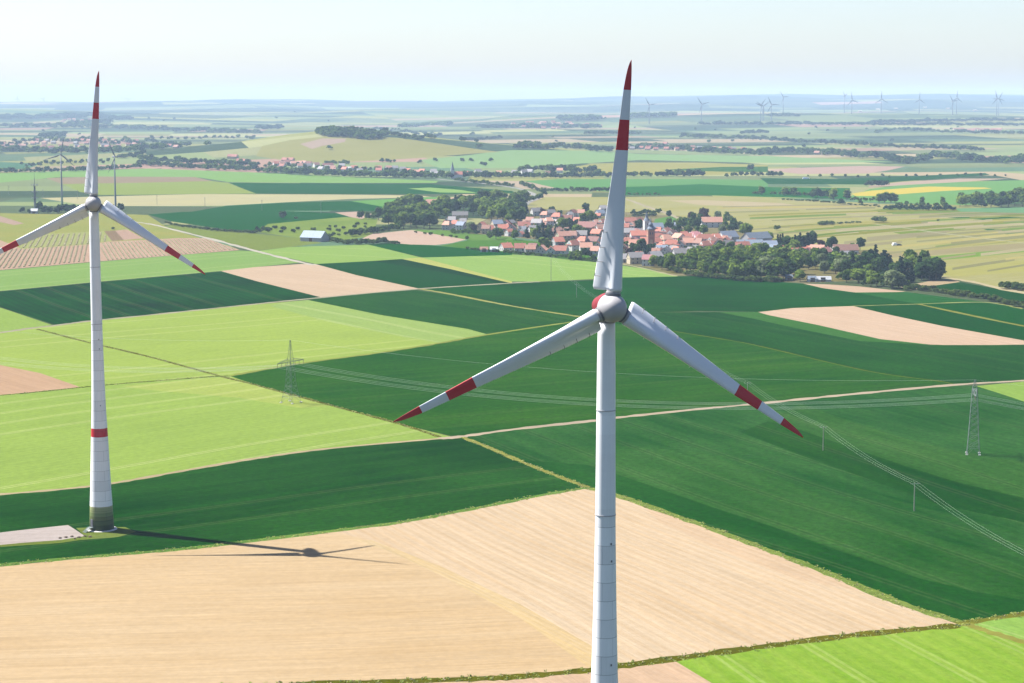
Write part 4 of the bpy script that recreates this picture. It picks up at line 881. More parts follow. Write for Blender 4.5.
def pole(base, h, d, label):
    root = empty('utility_pole', base, math.atan2(d[1], d[0]), label, 'utility pole', 'wooden poles of the small power line')
    mb = MB(); mb.bar((0, 0, -.3), (0, 0, h), .17, 10, r2=.12); mb.build('shaft', M['wood'], root)
    mb = MB(); mb.box(-1.5, 1.5, -.07, .07, h - .45, h - .3); mb.build('crossarm', M['steel'], root)
    for x in (-1.4, 0, 1.4):
        mb = MB(); mb.lathe([(h - .3, .04), (h - .22, .1), (h - .1, .09), (h, .05)], 8); o = mb.build('insulator', M['ceramic'], root); o.location = (x, 0, 0.001 if x else .15)
    a = math.atan2(d[1], d[0]); R_ = Matrix.Rotation(a, 4, 'Z')
    return [Vector(base) + R_ @ Vector((x, 0, h)) for x in (-1.4, 0, 1.4)]
p1 = U(823, 450.5); p2 = U(914, 511); p0 = U(551, 281.5)
dv = (p2 - p1); dv.normalize(); cr = (-dv.y, dv.x)
pts = [p2 + (p2 - p1), p2, p1]
labs = ['wooden pole just outside the right edge', 'wooden pole standing alone in the dark field below the edge-on pylon', 'wooden pole in the dark field right of the near turbine blade tip']
nmid = 5
for k in range(1, nmid + 1):
    pts.append(p1.lerp(p0, k / (nmid + 1))); labs.append('wooden pole hidden behind the near turbine, number of the small line')
pts.append(p0); labs.append('tall thin pole on the green field edge before the village')
prev = None
for p, l in zip(pts, labs):
    if 'number of' in l: l = 'slim wooden pole of the small line behind the near turbine rotor'
    e = pole(p, 9.6 if l[:4] != 'tall' else 19, cr, l)
    if prev:
        for i in range(3): wire(prev[i], e[i], 1.6, .014, 'power_line', 'one of three thin wires of the small pole line crossing the dark fields', 'wires of the small pole line', n=12)
    prev = e
# small poles on the far left plain
fp = [(9, 195), (43, 198.5), (77.5, 199.5), (157, 205), (205, 207.5), (262, 210.5), (321, 212.5)]
for i, (x, y) in enumerate(fp):
    b = U(x, y); root = empty('utility_pole', b, .3, 'tiny distant pole in the chain crossing the sandy strip at the left', 'utility pole', 'chain of tiny poles on the left plain')
    mb = MB(); mb.bar((0, 0, -.3), (0, 0, 13), .22, 8); mb.build('shaft', M['wood'], root); mb = MB(); mb.box(-1.2, 1.2, -.08, .08, 12.2, 12.4); mb.build('crossarm', M['wood'], root)
# radio mast
rb = U(35.2, 210)
root = empty('radio_mast', rb, .2, 'grey lattice radio mast with round antenna platforms above the bushes', 'radio mast')
mb = MB(); H_ = 30.0
for a in range(4):
    c = math.cos(a * PI / 2 + .8), math.sin(a * PI / 2 + .8)
    mb.bar((c[0] * 2.0, c[1] * 2.0, 0), (c[0] * 1.2, c[1] * 1.2, H_), .16)
    c2 = math.cos(a * PI / 2 + .8 + PI / 2), math.sin(a * PI / 2 + .8 + PI / 2)
    for k in range(12):
        r0 = 2 - .8 * k / 12; r1 = 2 - .8 * (k + 1) / 12; z0 = H_ * k / 12; z1 = H_ * (k + 1) / 12
        mb.bar((c[0] * r0, c[1] * r0, z0), (c2[0] * r1, c2[1] * r1, z1), .09); mb.bar((c2[0] * r0, c2[1] * r0, z0), (c[0] * r1, c[1] * r1, z1), .09)
mb.bar((0, 0, 0), (0, 0, H_), 1.0, 10, r2=.8); mb.build('lattice_shaft', M['darkgrey'], root)
for z in (15, 22.5, 31):
    mb = MB(); mb.lathe([(z, 4.0), (z + .25, 4.0)], 16)
    for a in range(16):
        t = a / 16 * 2 * PI; mb.bar((4 * math.cos(t), 4 * math.sin(t), z), (4 * math.cos(t), 4 * math.sin(t), z + 1.1), .05)
    mb.build('platform', M['darkgrey'], root)
    mb = MB()
    for a in (0.3, 1.7, 2.9, 4.4, 5.4):
        mb.box(4 * math.cos(a) - .2, 4 * math.cos(a) + .2, 4 * math.sin(a) - .2, 4 * math.sin(a) + .2, z - 1, z + 1.6)
    mb.build('antenna', M['shadewhite'], root)
mb = MB(); mb.bar((0, 0, 31), (0, 0, 40), .35, 8); mb.bar((0, 0, 40), (0, 0, 47), .14, 6); mb.build('top_pole', M['darkgrey'], root)
# ================================================================== HOUSES
def tile_mat(name, c):
    m, nt, b = new_mat(name)
    tc = N(nt, 'TexCoord'); sx = N(nt, 'SeparateXYZ'); L(nt, tc.outputs['Object'], sx.inputs[0])
    w = math_n(nt, 'MULTIPLY_ADD', math_n(nt, 'SINE', math_n(nt, 'MULTIPLY', sx.outputs[2], 24.0)), .1, .95)
    no = N(nt, 'TexNoise'); no.inputs['Scale'].default_value = .7; no.inputs['Detail'].default_value = 6; L(nt, tc.outputs['Object'], no.inputs['Vector'])
    oi = N(nt, 'ObjectInfo')
    f = math_n(nt, 'MULTIPLY', w, math_n(nt, 'MULTIPLY_ADD', no.outputs[0], .6, .7)); f = math_n(nt, 'MULTIPLY', f, math_n(nt, 'MULTIPLY_ADD', oi.outputs['Random'], .75, .42))
    vm = N(nt, 'VectorMath', operation='SCALE'); vm.inputs[0].default_value = c; L(nt, f, vm.inputs['Scale']); L(nt, vm.outputs[0], b.inputs['Base Color'])
    b.inputs['Roughness'].default_value = .85
    return m
ROOF = {'r': tile_mat('red_roof_tiles', (.30, .10, .062)), 'p': tile_mat('pink_roof_tiles', (.34, .165, .11)), 'd': tile_mat('brown_roof_tiles', (.17, .07, .055)),
        'g': tile_mat('grey_roof_tiles', (.20, .185, .18)), 's': tile_mat('slate_roof', (.14, .165, .21)), 'b': tile_mat('blue_grey_sheet_roof', (.24, .29, .35)), 'm': tile_mat('magenta_brown_tiles', (.3, .12, .12)), 'w': tile_mat('pale_roof_sheets', (.36, .37, .38))}
RN = {'r': 'red', 'p': 'pinkish', 'd': 'dark brown', 'g': 'grey', 's': 'slate blue', 'b': 'blue-grey', 'm': 'reddish-brown', 'w': 'pale'}
WALL = {'w': paint('white_plaster', (.42, .41, .38), .9, .08, .5, rnd=.12), 'c': paint('cream_plaster', (.36, .30, .2), .9, .1, .5, rnd=.1), 'k': paint('brick_wall', (.27, .13, .09), .9, .15, .8), 'o': paint('ochre_sandstone', (.35, .25, .14), .9, .15, .8), 'z': paint('grey_render', (.3, .29, .28), .9, .1, .5)}
HP = {}
def house_proto(L_, W_, h, roof, wall, kind):
    """house with ridge along x: wall, roof (> chimney), door, windows (> frame) as parts"""
    root = empty('house')
    mb = MB(); X, Y = L_ / 2, W_ / 2; rh = W_ / 2 * .85
    mb.box(-X, X, -Y, Y, 0, h)
    for s in (-1, 1):
        mb.add([(s * X, -Y, h), (s * X, Y, h), (s * X, 0, h + rh)], [(0, 1, 2) if s > 0 else (2, 1, 0)])
    mb.build('wall', WALL[wall], root)
    mb = MB(); mb.gable(L_, W_, h, rh, hip=(L_ * .22 if kind == 'hip' else 0)); rf = mb.build('roof', ROOF[roof], root)
    if kind != 'barn':
        mb = MB(); cx = X * .4; mb.box(cx - .35, cx + .35, .5, 1.2, h + rh - 1.4, h + rh + 1.0); mb.build('chimney', WALL['k'], rf)
    nwin = 3 if L_ > 11 else 2
    if kind == 'barn':
        mb = MB(); mb.box(-1.8, 1.8, -Y - .06, -Y + .1, 0, 3.4); mb.build('barn_door', M['doorbrown'], root)
        return root
    for s in (-1, 1):
        for i in range(nwin):
            x = (i - (nwin - 1) / 2) * L_ / (nwin + .3)
            for z in ((1.0,) if h < 4 else (1.0, 3.7)):
                if s < 0 and i == 0 and z < 2:
                    mb = MB(); mb.box(x - .5, x + .5, -Y - .05, -Y + .05, 0, 2.1); mb.build('door', M['doorbrown'], root); continue
                mb = MB(); mb.box(x - .6, x + .6, s * Y - .04 , s * Y + .04, z, z + 1.35); mb.build('window', M['glass'], root)
    for s in (-1, 1):
        for y in (-W_ * .2, W_ * .2):
            mb = MB(); mb.box(s * X - .04, s * X + .04, y - .5, y + .5, h - 1.9, h - .6); mb.build('window', M['glass'], root)
        mb = MB(); mb.box(s * X - .04, s * X + .04, -.45, .45, h + .7, h + 1.9); mb.build('window', M['glass'], root)
    return root
HOUSES = []  # world positions for tree rejection
def house(px, py, L_=12, roof='r', rot=0, wall=None, where='', kind=None, label=None, W_=None, h=None, name='house', cat='house', group=None):
    wall = wall or random.choice('wwwwcz')
    if kind is None: kind = random.choice(('gable', 'gable', 'gable', 'hip'))
    W_ = W_ or (8.5 if L_ < 12 else 9.5); h = h or random.choice((3.2, 5.6, 5.6))
    if L_ < 18: L_ = L_ * .84
    Lq = round(L_)
    key = (Lq, W_, h, roof, wall, kind)
    if key not in HP: HP[key] = house_proto(Lq, W_, h, roof, wall, kind); o = HP[key]
    else: o = copy_tree(HP[key])
    p = U(px, py); p = p + Vector((0, W_ * .4, 0))
    o.name = name; o.location = (p.x, p.y, Tz(p.x, p.y) - .1); o.rotation_euler = (0, 0, math.radians(rot))
    HOUSES.append((p.x, p.y, max(L_, W_) / 2))
    size = 'long ' if L_ >= 15 else ('small ' if L_ <= 9 else '')
    wn = {'w': 'white', 'c': 'cream', 'z': 'grey', 'k': 'brick', 'o': 'ochre'}[wall]
    if label is None:
        label = f"{size}{wn} {'barn' if kind == 'barn' else 'house'} with {RN[roof]} {'hipped ' if kind == 'hip' else ''}roof {where}"
        group = label
    if 'group' in o.keys(): del o['group']
    tag(o, label, cat, group)
    return o
def HL(where, lst, **kw):
    for t in lst:
        x, y, l, r = t[:4]; rot = t[4] if len(t) > 4 else random.choice((-25, -15, -5, 0, 8, 18, 30, 65, 80)) + random.uniform(-6, 6); wall = t[5] if len(t) > 5 else None
        house(x, y, l, r, rot, wall, where, **kw)
HL('in the front row by the green field', [(506, 251, 12, 'r'), (520, 251.5, 12, 'r'), (530, 252.5, 11, 'p'), (533, 251, 10, 'd'), (542, 253.5, 13, 'p'), (551, 254.3, 11, 'r'), (561, 254, 14, 'r')], h=3.2)
HL('beside the western meadow trees', [(558, 247.5, 12, 'r', 25), (574, 251, 13, 'r', 35, 'w'), (583, 247, 12, 'r', -35, 'w'), (594, 247, 13, 'd', -30, 'w'), (586, 253.5, 13, 'p', 5), (598, 252, 10, 'r'), (596, 257, 9, 'p'), (602, 246, 10, 'r', 20), (605, 251, 10, 'p')])
HL('in the block left of the near turbine blade', [(563, 241.5, 15, 'p', 30, 'c'), (573, 241, 13, 'p', -20), (582, 240.5, 12, 'g'), (597, 239, 12, 'r'), (596, 226, 11, 'p', 50), (603, 228, 10, 'r', 40), (600, 233.5, 10, 'p', 20), (604, 238.5, 10, 'r', -40), (609, 233, 10, 'r', 20), (610, 244, 10, 'p', 20), (556, 237.5, 10, 'p')])
HL('on the upper western side', [(549, 226, 10, 'p', 20), (557, 221.5, 13, 'r'), (567, 221.5, 14, 'r', -10), (578, 223.5, 11, 'r'), (551, 217.5, 11, 'g', 30), (536, 216, 13, 'g', 20), (524, 213.5, 11, 'g', 40), (573, 217.5, 10, 'r', 50), (600, 216, 12, 's', 30), (603, 213, 9, 'g'), (581, 217.5, 9, 'p'), (545, 219.5, 11, 'p', -30), (561, 225, 10, 'p', 30)])
HL('along the western street near the dark conifers', [(512, 231.5, 13, 'r'), (524, 228.5, 15, 'r'), (523, 233, 10, 'w', 50, 'w'), (533, 232, 11, 'g', 30), (537, 228, 13, 'g'), (544, 225, 11, 'p', -30), (506, 227, 12, 'r'), (530, 225.5, 9, 'p')])
HL('at the western tip by the park', [(482, 231, 9, 'r', 60, 'c'), (490, 232.5, 12, 'r'), (497, 229, 13, 's', 20), (503, 231.5, 13, 'r'), (486, 234, 10, 'p'), (455, 229, 11, 'r'), (461, 230.5, 11, 's', -30), (447, 230, 9, 'p'), (463, 227, 8, 'g'), (448, 224, 9, 'p'), (452, 225, 9, 'g')])
HL('in the old core left of the church', [(630, 226.5, 15, 'r', 10), (633, 231, 11, 'p', 60), (625, 232.5, 11, 'r', -10), (622, 226, 10, 'r'), (628, 238, 14, 'g', 10), (625, 246, 10, 'r', 20), (634, 247.5, 12, 'p', 10), (624, 254.5, 8, 'r'), (639, 226, 10, 'r', 20), (618, 238, 12, 'p'), (617, 247, 12, 'r', 30), (636, 236.5, 11, 'p', 20), (645, 247, 9, 'r')])
HL('in the old core right of the brick tower', [(657, 241, 14, 'r', 15), (666, 245, 12, 'p', 30), (659, 236.5, 10, 'r', -30), (667, 237.5, 13, 'r', 50), (673, 240, 13, 'd', 55), (679, 243.5, 14, 'p', -60, 'w'), (687, 243, 11, 'r', 5), (695, 241.5, 12, 'm', 10), (672, 250.5, 17, 'r', 0), (681, 250.5, 10, 'p'), (662, 253.5, 13, 'b', 20, 'w'), (690, 248.5, 15, 'p', 10, 'z'), (700, 249, 13, 'p', -50), (674, 254, 12, 'z' if False else 'g'), (656, 248, 11, 'r', 40), (684, 238.5, 10, 'r'), (663, 241.5, 10, 'r', 60), (664, 249.5, 9, 'r')])
HL('at the front edge below the brick tower', [(626, 262.5, 12, 'g', 10), (636, 264, 15, 'g', 15, 'c'), (655, 263, 14, 'g', 40, 'w'), (648, 266, 10, 'm'), (680, 259.5, 13, 'g', 10), (686, 259, 8, 'r'), (684, 267, 12, 'g', 0), (695, 258.5, 15, 'g', -30), (667, 258, 9, 'g')])
HL('in the eastern quarter around the street', [(706, 251.5, 11, 'r', 20), (711, 249.5, 13, 'r', 50), (705, 244.5, 19, 'r', 5), (697, 242.5, 13, 'm', 20), (716, 244, 13, 'r', 10), (709, 260.5, 11, 'm', 20), (722, 243.5, 13, 'p', 5), (720, 249.5, 9, 'p'), (729, 250.5, 11, 'g', 20), (702, 256, 11, 'g', -20), (713, 247, 10, 'p')])
HL('among farm buildings at the eastern end', [(743, 252.5, 14, 'r', 20), (752, 246, 10, 'r', 30), (737, 253, 10, 'r'), (764, 252.5, 12, 'r', 40), (770, 251.5, 15, 's', 10), (784, 255.5, 13, 'p', 60), (797, 256.5, 13, 'r', 0, 'w'), (806, 255, 10, 'r', 10), (811, 256, 12, 'd', 50), (818, 256, 15, 'p', -30), (827, 258, 9, 'd', 20), (779, 256, 9, 'r')])
def near_house(px, py, d): 
    p = U(px, py); return any((p.x - a) ** 2 + (p.y + 3 - b) ** 2 < (r + d) ** 2 for a, b, r in HOUSES)
for _z, _p, _n in (('among houses west of the near blade', [(500, 230), (520, 222), (560, 216), (612, 218), (612, 252), (590, 256), (560, 243), (505, 236)], 34),
                   ('among houses around the brick tower', [(618, 222), (636, 222), (660, 236), (700, 238), (704, 256), (680, 262), (640, 262), (618, 252)], 36),
                   ('among houses of the eastern quarter', [(700, 240), (730, 240), (770, 248), (830, 252), (828, 259), (770, 256), (700, 258)], 16)):
    _k = 0
    for _t in range(900):
        _x = random.uniform(min(q[0] for q in _p), max(q[0] for q in _p)); _y = random.uniform(min(q[1] for q in _p), max(q[1] for q in _p))
        if not inside(np.array(_p, float), np.array([(_x, _y)]))[0] or near_house(_x, _y, 2.2): continue
        house(_x, _y, random.choice((7, 8, 9)), random.choice('rrppdgm'), random.uniform(-90, 90), random.choice('wwczk'), _z, kind=random.choice(('gable', 'gable', 'barn')), h=random.choice((2.8, 4.5)), W_=6.5); _k += 1
        if _k >= _n: break
# special buildings
house(432, 209.5, 24, 'p', 4, 'c', label='large manor house with wide pinkish hipped roof among the park trees', kind='hip', h=7, W_=13)
house(460, 219.5, 18, 'g', 0, 'c', label='wide grey-roofed building half hidden in the park trees', kind='gable', h=5)
house(588, 232, 20, 'd', -18, 'k', label='big dark barn with brown-red roof left of the near turbine blade', kind='barn', W_=13, h=5, name='barn', cat='barn')
house(712, 227.5, 22, 'p', 5, 'w', label='large house with broad pinkish roof behind the dark purple trees', kind='gable', W_=12, h=6)
house(728, 241.5, 18, 's', 32, 'z', label='grey-roofed barn with dark gable at the north-east side of the village', kind='barn', W_=13, h=4.5, name='barn', cat='barn')
house(757, 243.5, 30, 'b', 40, 'z', label='long farm hall with red-edged pale metal roof beside the vineyards', kind='barn', W_=13, h=5, name='farm_hall', cat='barn')
house(750, 250.5, 24, 'b', 8, 'w', label='wide low hall with blue-grey flat-looking roof at the eastern end', kind='barn', W_=14, h=3.6, name='farm_hall', cat='barn')
house(775, 253, 14, 'b', 10, 'w', label='pale blue-roofed shed right of the wide low hall', kind='barn', W_=9, h=3.6, name='shed', cat='shed')
house(846, 253.5, 22, 'p', 3, 'w', label='white bungalow with pinkish roof left of the lone dark tree', kind='gable', W_=11, h=3.2)
house(845, 262, 11, 'g', 30, 'w', label='white gabled house half hidden in trees below the bungalow', kind='gable')
house(823, 281.7, 14, 'w', 0, 'w', label='low white shed at the edge of the dark green field', kind='barn', W_=5, h=1.8, name='shed', cat='shed')
house(812, 282, 7, 'b', 10, 'w', label='small turquoise-blue hut beside the low white shed', kind='barn', W_=5, h=2.3, name='hut', cat='hut')
house(789, 280, 6, 'b', 10, 'w', label='tiny blue hut in the gap under the big trees', kind='barn', W_=4, h=2.3, name='hut', cat='hut')
house(314, 241.5, 24, 'b', -28, 'z', label='long barn with shiny pale metal roof beside the vineyard track', kind='barn', W_=14, h=4, name='barn', cat='barn')
house(34, 213.5, 9, 'w', 0, 'w', label='small white hut at the foot of the radio mast', kind='barn', W_=6, h=3.2, name='hut', cat='hut')
house(704, 224.5, 14, 's', 0, 'z', label='low slate-roofed shed behind the village left of the big pink-roofed house', kind='barn', W_=7, h=2.6, name='shed', cat='shed')
house(672, 227.5, 12, 's', 0, 'w', label='low blue-grey shed right of the white church', kind='barn', W_=7, h=2.6, name='shed', cat='shed')
house(484, 252, 8, 'p', 0, 'w', label='tiny pale hut in the hedge at the western end of the front row', kind='barn', W_=5, h=2.5, name='hut', cat='hut')
house(494, 252, 8, 'w', 0, 'w', label='tiny white hut just left of the front row of houses', kind='barn', W_=5, h=2.5, name='hut', cat='hut')
# white walled courtyard hall with red roof, left of the brick tower
house(640, 242.5, 18, 'r', 8, 'w', label='tall white building with red roof left of the brick tower', kind='gable', W_=10, h=7)
# vehicles in the vineyard: a white van and a dark car
def car(px, py, L_, W_, H_, mat, name, label, rot):
    p = U(px, py); root = empty(name, (p.x, p.y, p.z), rot, label, 'van' if name == 'parked_van' else 'car')
    mb = MB(); mb.box(-L_ / 2, L_ / 2, -W_ / 2, W_ / 2, .35, H_ * .58); q = H_ * .58
    a, b, c, d = -L_ * .46, L_ * .28, -L_ * .38, L_ * .12
    v = [(a, -W_ / 2, q), (b, -W_ / 2, q), (b, W_ / 2, q), (a, W_ / 2, q), (c, -W_ * .42, H_), (d, -W_ * .42, H_), (d, W_ * .42, H_), (c, W_ * .42, H_)]
    mb.add(v, [(0, 1, 5, 4), (2, 3, 7, 6), (4, 5, 6, 7), (3, 0, 4, 7)]); mb.build('body', mat, root)
    mb = MB(); mb.add([(b + .01, -W_ / 2 * .9, q), (b + .01, W_ / 2 * .9, q), (d + .02, W_ * .38, H_ - .08), (d + .02, -W_ * .38, H_ - .08)], [(0, 1, 2, 3)]); mb.build('windscreen', M['glass'], root)
    for x in (-L_ * .32, L_ * .32):
        for s in (-1, 1):
            mb = MB(); mb.lathe([(-.12, .34), (.12, .34)], 14, 'y'); w = mb.build('wheel', M['ceramic'], root); w.location = (x, s * (W_ / 2 - .08), .34)
car(895.2, 245.6, 6.0, 2.1, 2.7, paint('van_white', (.75, .75, .73), .4), 'parked_van', 'white van standing on the path in the right-hand vineyards', .3)
car(899.2, 245.6, 4.6, 1.8, 1.8, paint('car_dark', (.03, .035, .05), .3), 'parked_car', 'dark car beside the white van in the right-hand vineyards', .3)
car(806, 179, 12, 2.5, 3.2, paint('truck_white', (.75, .75, .78), .4), 'parked_van', 'long white truck on the far road above the rapeseed', 0)
# ---- churches
def spire(mb, r, z0, z1, n=8, m=0, waist=False):
    prof = [(z0, r), (z0 + (z1 - z0) * .12, r * .8), (z0 + (z1 - z0) * .3, r * .42), (z1 - .3, .12), (z1, .02)]
    if waist: prof = [(z0, r), (z0 + 1.0, r * 1.02), (z0 + 2.6, r * .62), (z0 + 4.0, r * .5), (z0 + 4.4, r * .62), (z0 + 5.6, r * .5), (z0 + 7.0, r * .2), (z1, .03)]
    mb.lathe(prof, n)
cb = U(646.5, 236)
ch = empty('church', cb, .25, 'white church with slate-blue roof and pointed spire behind the village core', 'church')
mb = MB(); mb.box(-3, 3, -3, 3, 0, 15.5); mb.build('tower_wall', WALL['w'], ch)
mb = MB(); spire(mb, 3.6, 15.5, 25.5); mb.build('spire', ROOF['s'], ch, smooth=False)
mb = MB(); mb.box(-.5, .5, -3.05, -2.9, 11, 13); mb.build('bell_window', M['glass'], ch)
mb = MB(); mb.box(3, 17, -4.5, 4.5, 0, 8.5); mb.add([(17, -4.5, 8.5), (17, 4.5, 8.5), (17, 0, 13)], [(0, 1, 2)]); mb.build('nave_wall', WALL['w'], ch)
mb = MB(); mb.gable(14, 9, 8.5, 4.5); rf = mb.build('roof', ROOF['b'], ch); rf.location = (10, 0, 0)
for i in range(4):
    mb = MB(); mb.box(4.6 + i * 3.3, 5.6 + i * 3.3, -4.55, -4.4, 2.5, 6.5); mb.build('window', M['glass'], ch)
tb = U(650.5, 248.5)
ct = empty('church_tower', tb, .2, 'brick-coloured church tower with dark onion-shaped spire in the village core', 'church tower')
mb = MB(); mb.box(-3.1, 3.1, -3.1, 3.1, 0, 17); mb.build('tower_wall', WALL['k'], ct)
mb = MB(); mb.box(-3.3, 3.3, -3.3, 3.3, 11.5, 11.9); mb.box(-3.4, 3.4, -3.4, 3.4, 17, 17.4); mb.build('cornice', WALL['o'], ct)
mb = MB(); spire(mb, 3.7, 17.4, 29.5, waist=True); mb.build('spire', ROOF['s'], ct)
for s in (-1, 1):
    mb = MB(); mb.box(s * 1.2 - .45, s * 1.2 + .45, -3.16, -3, 13.2, 15.2); mb.build('bell_window', M['glass'], ct)
mb = MB(); mb.box(-1.2, 1.2, -3.3, -3.12, 0, 8.5); mb.build('ochre_bay', WALL['o'], ct)
HOUSES += [(cb.x, cb.y, 6), (cb.x + 10, cb.y, 9), (tb.x, tb.y, 6)]
fb = U(462, 183) ; 
fc = U(452.5, 178.5)
f2 = empty('church', fc, .1, 'distant church with dark spire rising from the far left village', 'church')
mb = MB(); mb.box(-3, 3, -3, 3, 0, 15); mb.build('tower_wall', WALL['w'], f2)
mb = MB(); mb.lathe([(15, 3.6), (19, 2.2), (29, .1)], 8); mb.build('spire', ROOF['s'], f2)
mb = MB(); mb.box(3, 17, -5, 5, 0, 7); mb.build('nave_wall', WALL['w'], f2)
mb = MB(); mb.gable(14, 10, 7, 5); q = mb.build('roof', ROOF['r'], f2); q.location = (10, 0, 0)
# ---- distant villages: simple small houses with wall and roof
FH = {}
def far_house(px, py, roof, label, L_=11):
    key = (roof, L_)
    if key not in FH:
        root = empty('house'); mb = MB(); mb.box(-L_ / 2, L_ / 2, -4.8, 4.8, 0, 5)
        for s in (-1, 1): mb.add([(s * L_ / 2, -4.8, 5), (s * L_ / 2, 4.8, 5), (s * L_ / 2, 0, 9.3)], [(0, 1, 2) if s > 0 else (2, 1, 0)])
        mb.build('wall', WALL['w'], root); mb = MB(); mb.gable(L_, 9.6, 5, 4.3); mb.build('roof', ROOF[roof], root); FH[key] = root; o = root
    else: o = copy_tree(FH[key])
    p = U(px, py); o.location = p; o.rotation_euler = (0, 0, random.uniform(-.6, .6)); tag(o, label, 'house', label)
def scatter_poly(poly, n, mind):
    xs = [p[0] for p in poly]; ys = [p[1] for p in poly]; out = []; tries = 0
    P = np.array(poly, float)
    while len(out) < n and tries < n * 40:
        tries += 1
        q = (random.uniform(min(xs), max(xs)), random.uniform(min(ys), max(ys)))
        if not inside(P, np.array([q]))[0]: continue
        if any(abs(q[0] - o[0]) < mind and abs(q[1] - o[1]) < mind * .45 for o in out): continue
        out.append(q)
    return sorted(out, key=lambda q: q[1])
for x, y in scatter_poly([(262, 164), (300, 164), (340, 168), (400, 170), (430, 174), (520, 174), (560, 173), (560, 176), (500, 178), (430, 176.5), (380, 176), (262, 168)], 46, 4.0):
    far_house(x, y, random.choice('rrppgg'), 'far house among trees in the village behind the long dark green field')
# ---- towns beyond: too many and too small to count, one object
DH = {'w': ([], [])}; DV = []; DF = []; DM = []
DK = ['w'] + list('rpg')
def distant_house(px, py, roof, label='', L_=13):
    p = U(px, py); a = random.uniform(-.6, .6); c, s_ = math.cos(a), math.sin(a); n0 = len(DV); X = L_ / 2; Y = 4.8
    v = [(-X, -Y, 0), (X, -Y, 0), (X, Y, 0), (-X, Y, 0), (-X, -Y, 5), (X, -Y, 5), (X, Y, 5), (-X, Y, 5), (-X, 0, 9.3), (X, 0, 9.3), (-X - .4, -Y - .5, 4.9), (X + .4, -Y - .5, 4.9), (X + .4, 0, 9.6), (-X - .4, 0, 9.6), (-X - .4, Y + .5, 4.9), (X + .4, Y + .5, 4.9)]
    DV.extend([(x * c - y * s_ + p.x, x * s_ + y * c + p.y, z + p.z - .3) for x, y, z in v])
    m_ = DK.index(roof) if roof in DK else 0
    for f, k in (((0, 1, 5, 4), 0), ((1, 2, 6, 5), 0), ((2, 3, 7, 6), 0), ((3, 0, 4, 7), 0), ((4, 8, 7), 0), ((5, 6, 9), 0), ((10, 11, 12, 13), m_), ((13, 12, 15, 14), m_)):
        DF.append(tuple(i + n0 for i in f)); DM.append(k)
for x, y in scatter_poly([(0, 143), (60, 140), (130, 141), (180, 146), (178, 149), (120, 149), (40, 152), (0, 151)], 58, 3.0):
    distant_house(x, y, random.choice('rrppg'), 'tiny hazy house of the distant town behind the big left turbine')
for x, y in scatter_poly([(60, 120), (95, 119), (96, 123), (60, 124)], 9, 3.0):
    distant_house(x, y, random.choice('rp'), 'tiny hazy house on the distant hillside left of the big left rotor', 18)
for x, y in scatter_poly([(512, 124), (540, 122), (590, 124), (606, 127), (560, 129), (515, 129)], 34, 2.6):
    distant_house(x, y, random.choice('rrp'), 'tiny hazy house of the distant town left of the near upper blade', 18)
for x, y in scatter_poly([(628, 147), (660, 144), (700, 148), (750, 151), (750, 154), (690, 152), (630, 151)], 34, 2.8):
    distant_house(x, y, random.choice('rrpg'), 'tiny hazy house in the tree-filled hamlet right of the near upper blade', 13)
for x, y in scatter_poly([(955, 130), (1000, 130), (1000, 133), (960, 133)], 16, 2.6):
    distant_house(x, y, random.choice('rrp'), 'tiny hazy red-roofed house under the right-hand far turbines', 20)
for x, y in [(817, 154.6), (824, 154.6)]: distant_house(x, y, 'p', 'one of two tiny pale houses at the foot of the far tree belt')
for x, y in [(231, 158.5), (235, 158.8), (246, 163.5), (240, 163), (285, 162), (291, 162)]: distant_house(x, y, 'r', 'small red-roofed farm building in the wooded hollow behind the left turbines')
for x, y in [(878, 110), (896, 109), (925, 108), (948, 109), (975, 111), (860, 112)]: distant_house(x, y, 'w', 'faint pale farm building on the far hazy ridge at the right', 26)

o = mesh_obj('distant_towns', DV, DF, [WALL['c'], ROOF['r'], ROOF['p'], ROOF['g']], None, DM)
tag(o, 'tiny hazy houses of the distant towns and farms scattered over the plain', 'towns', kind='stuff')
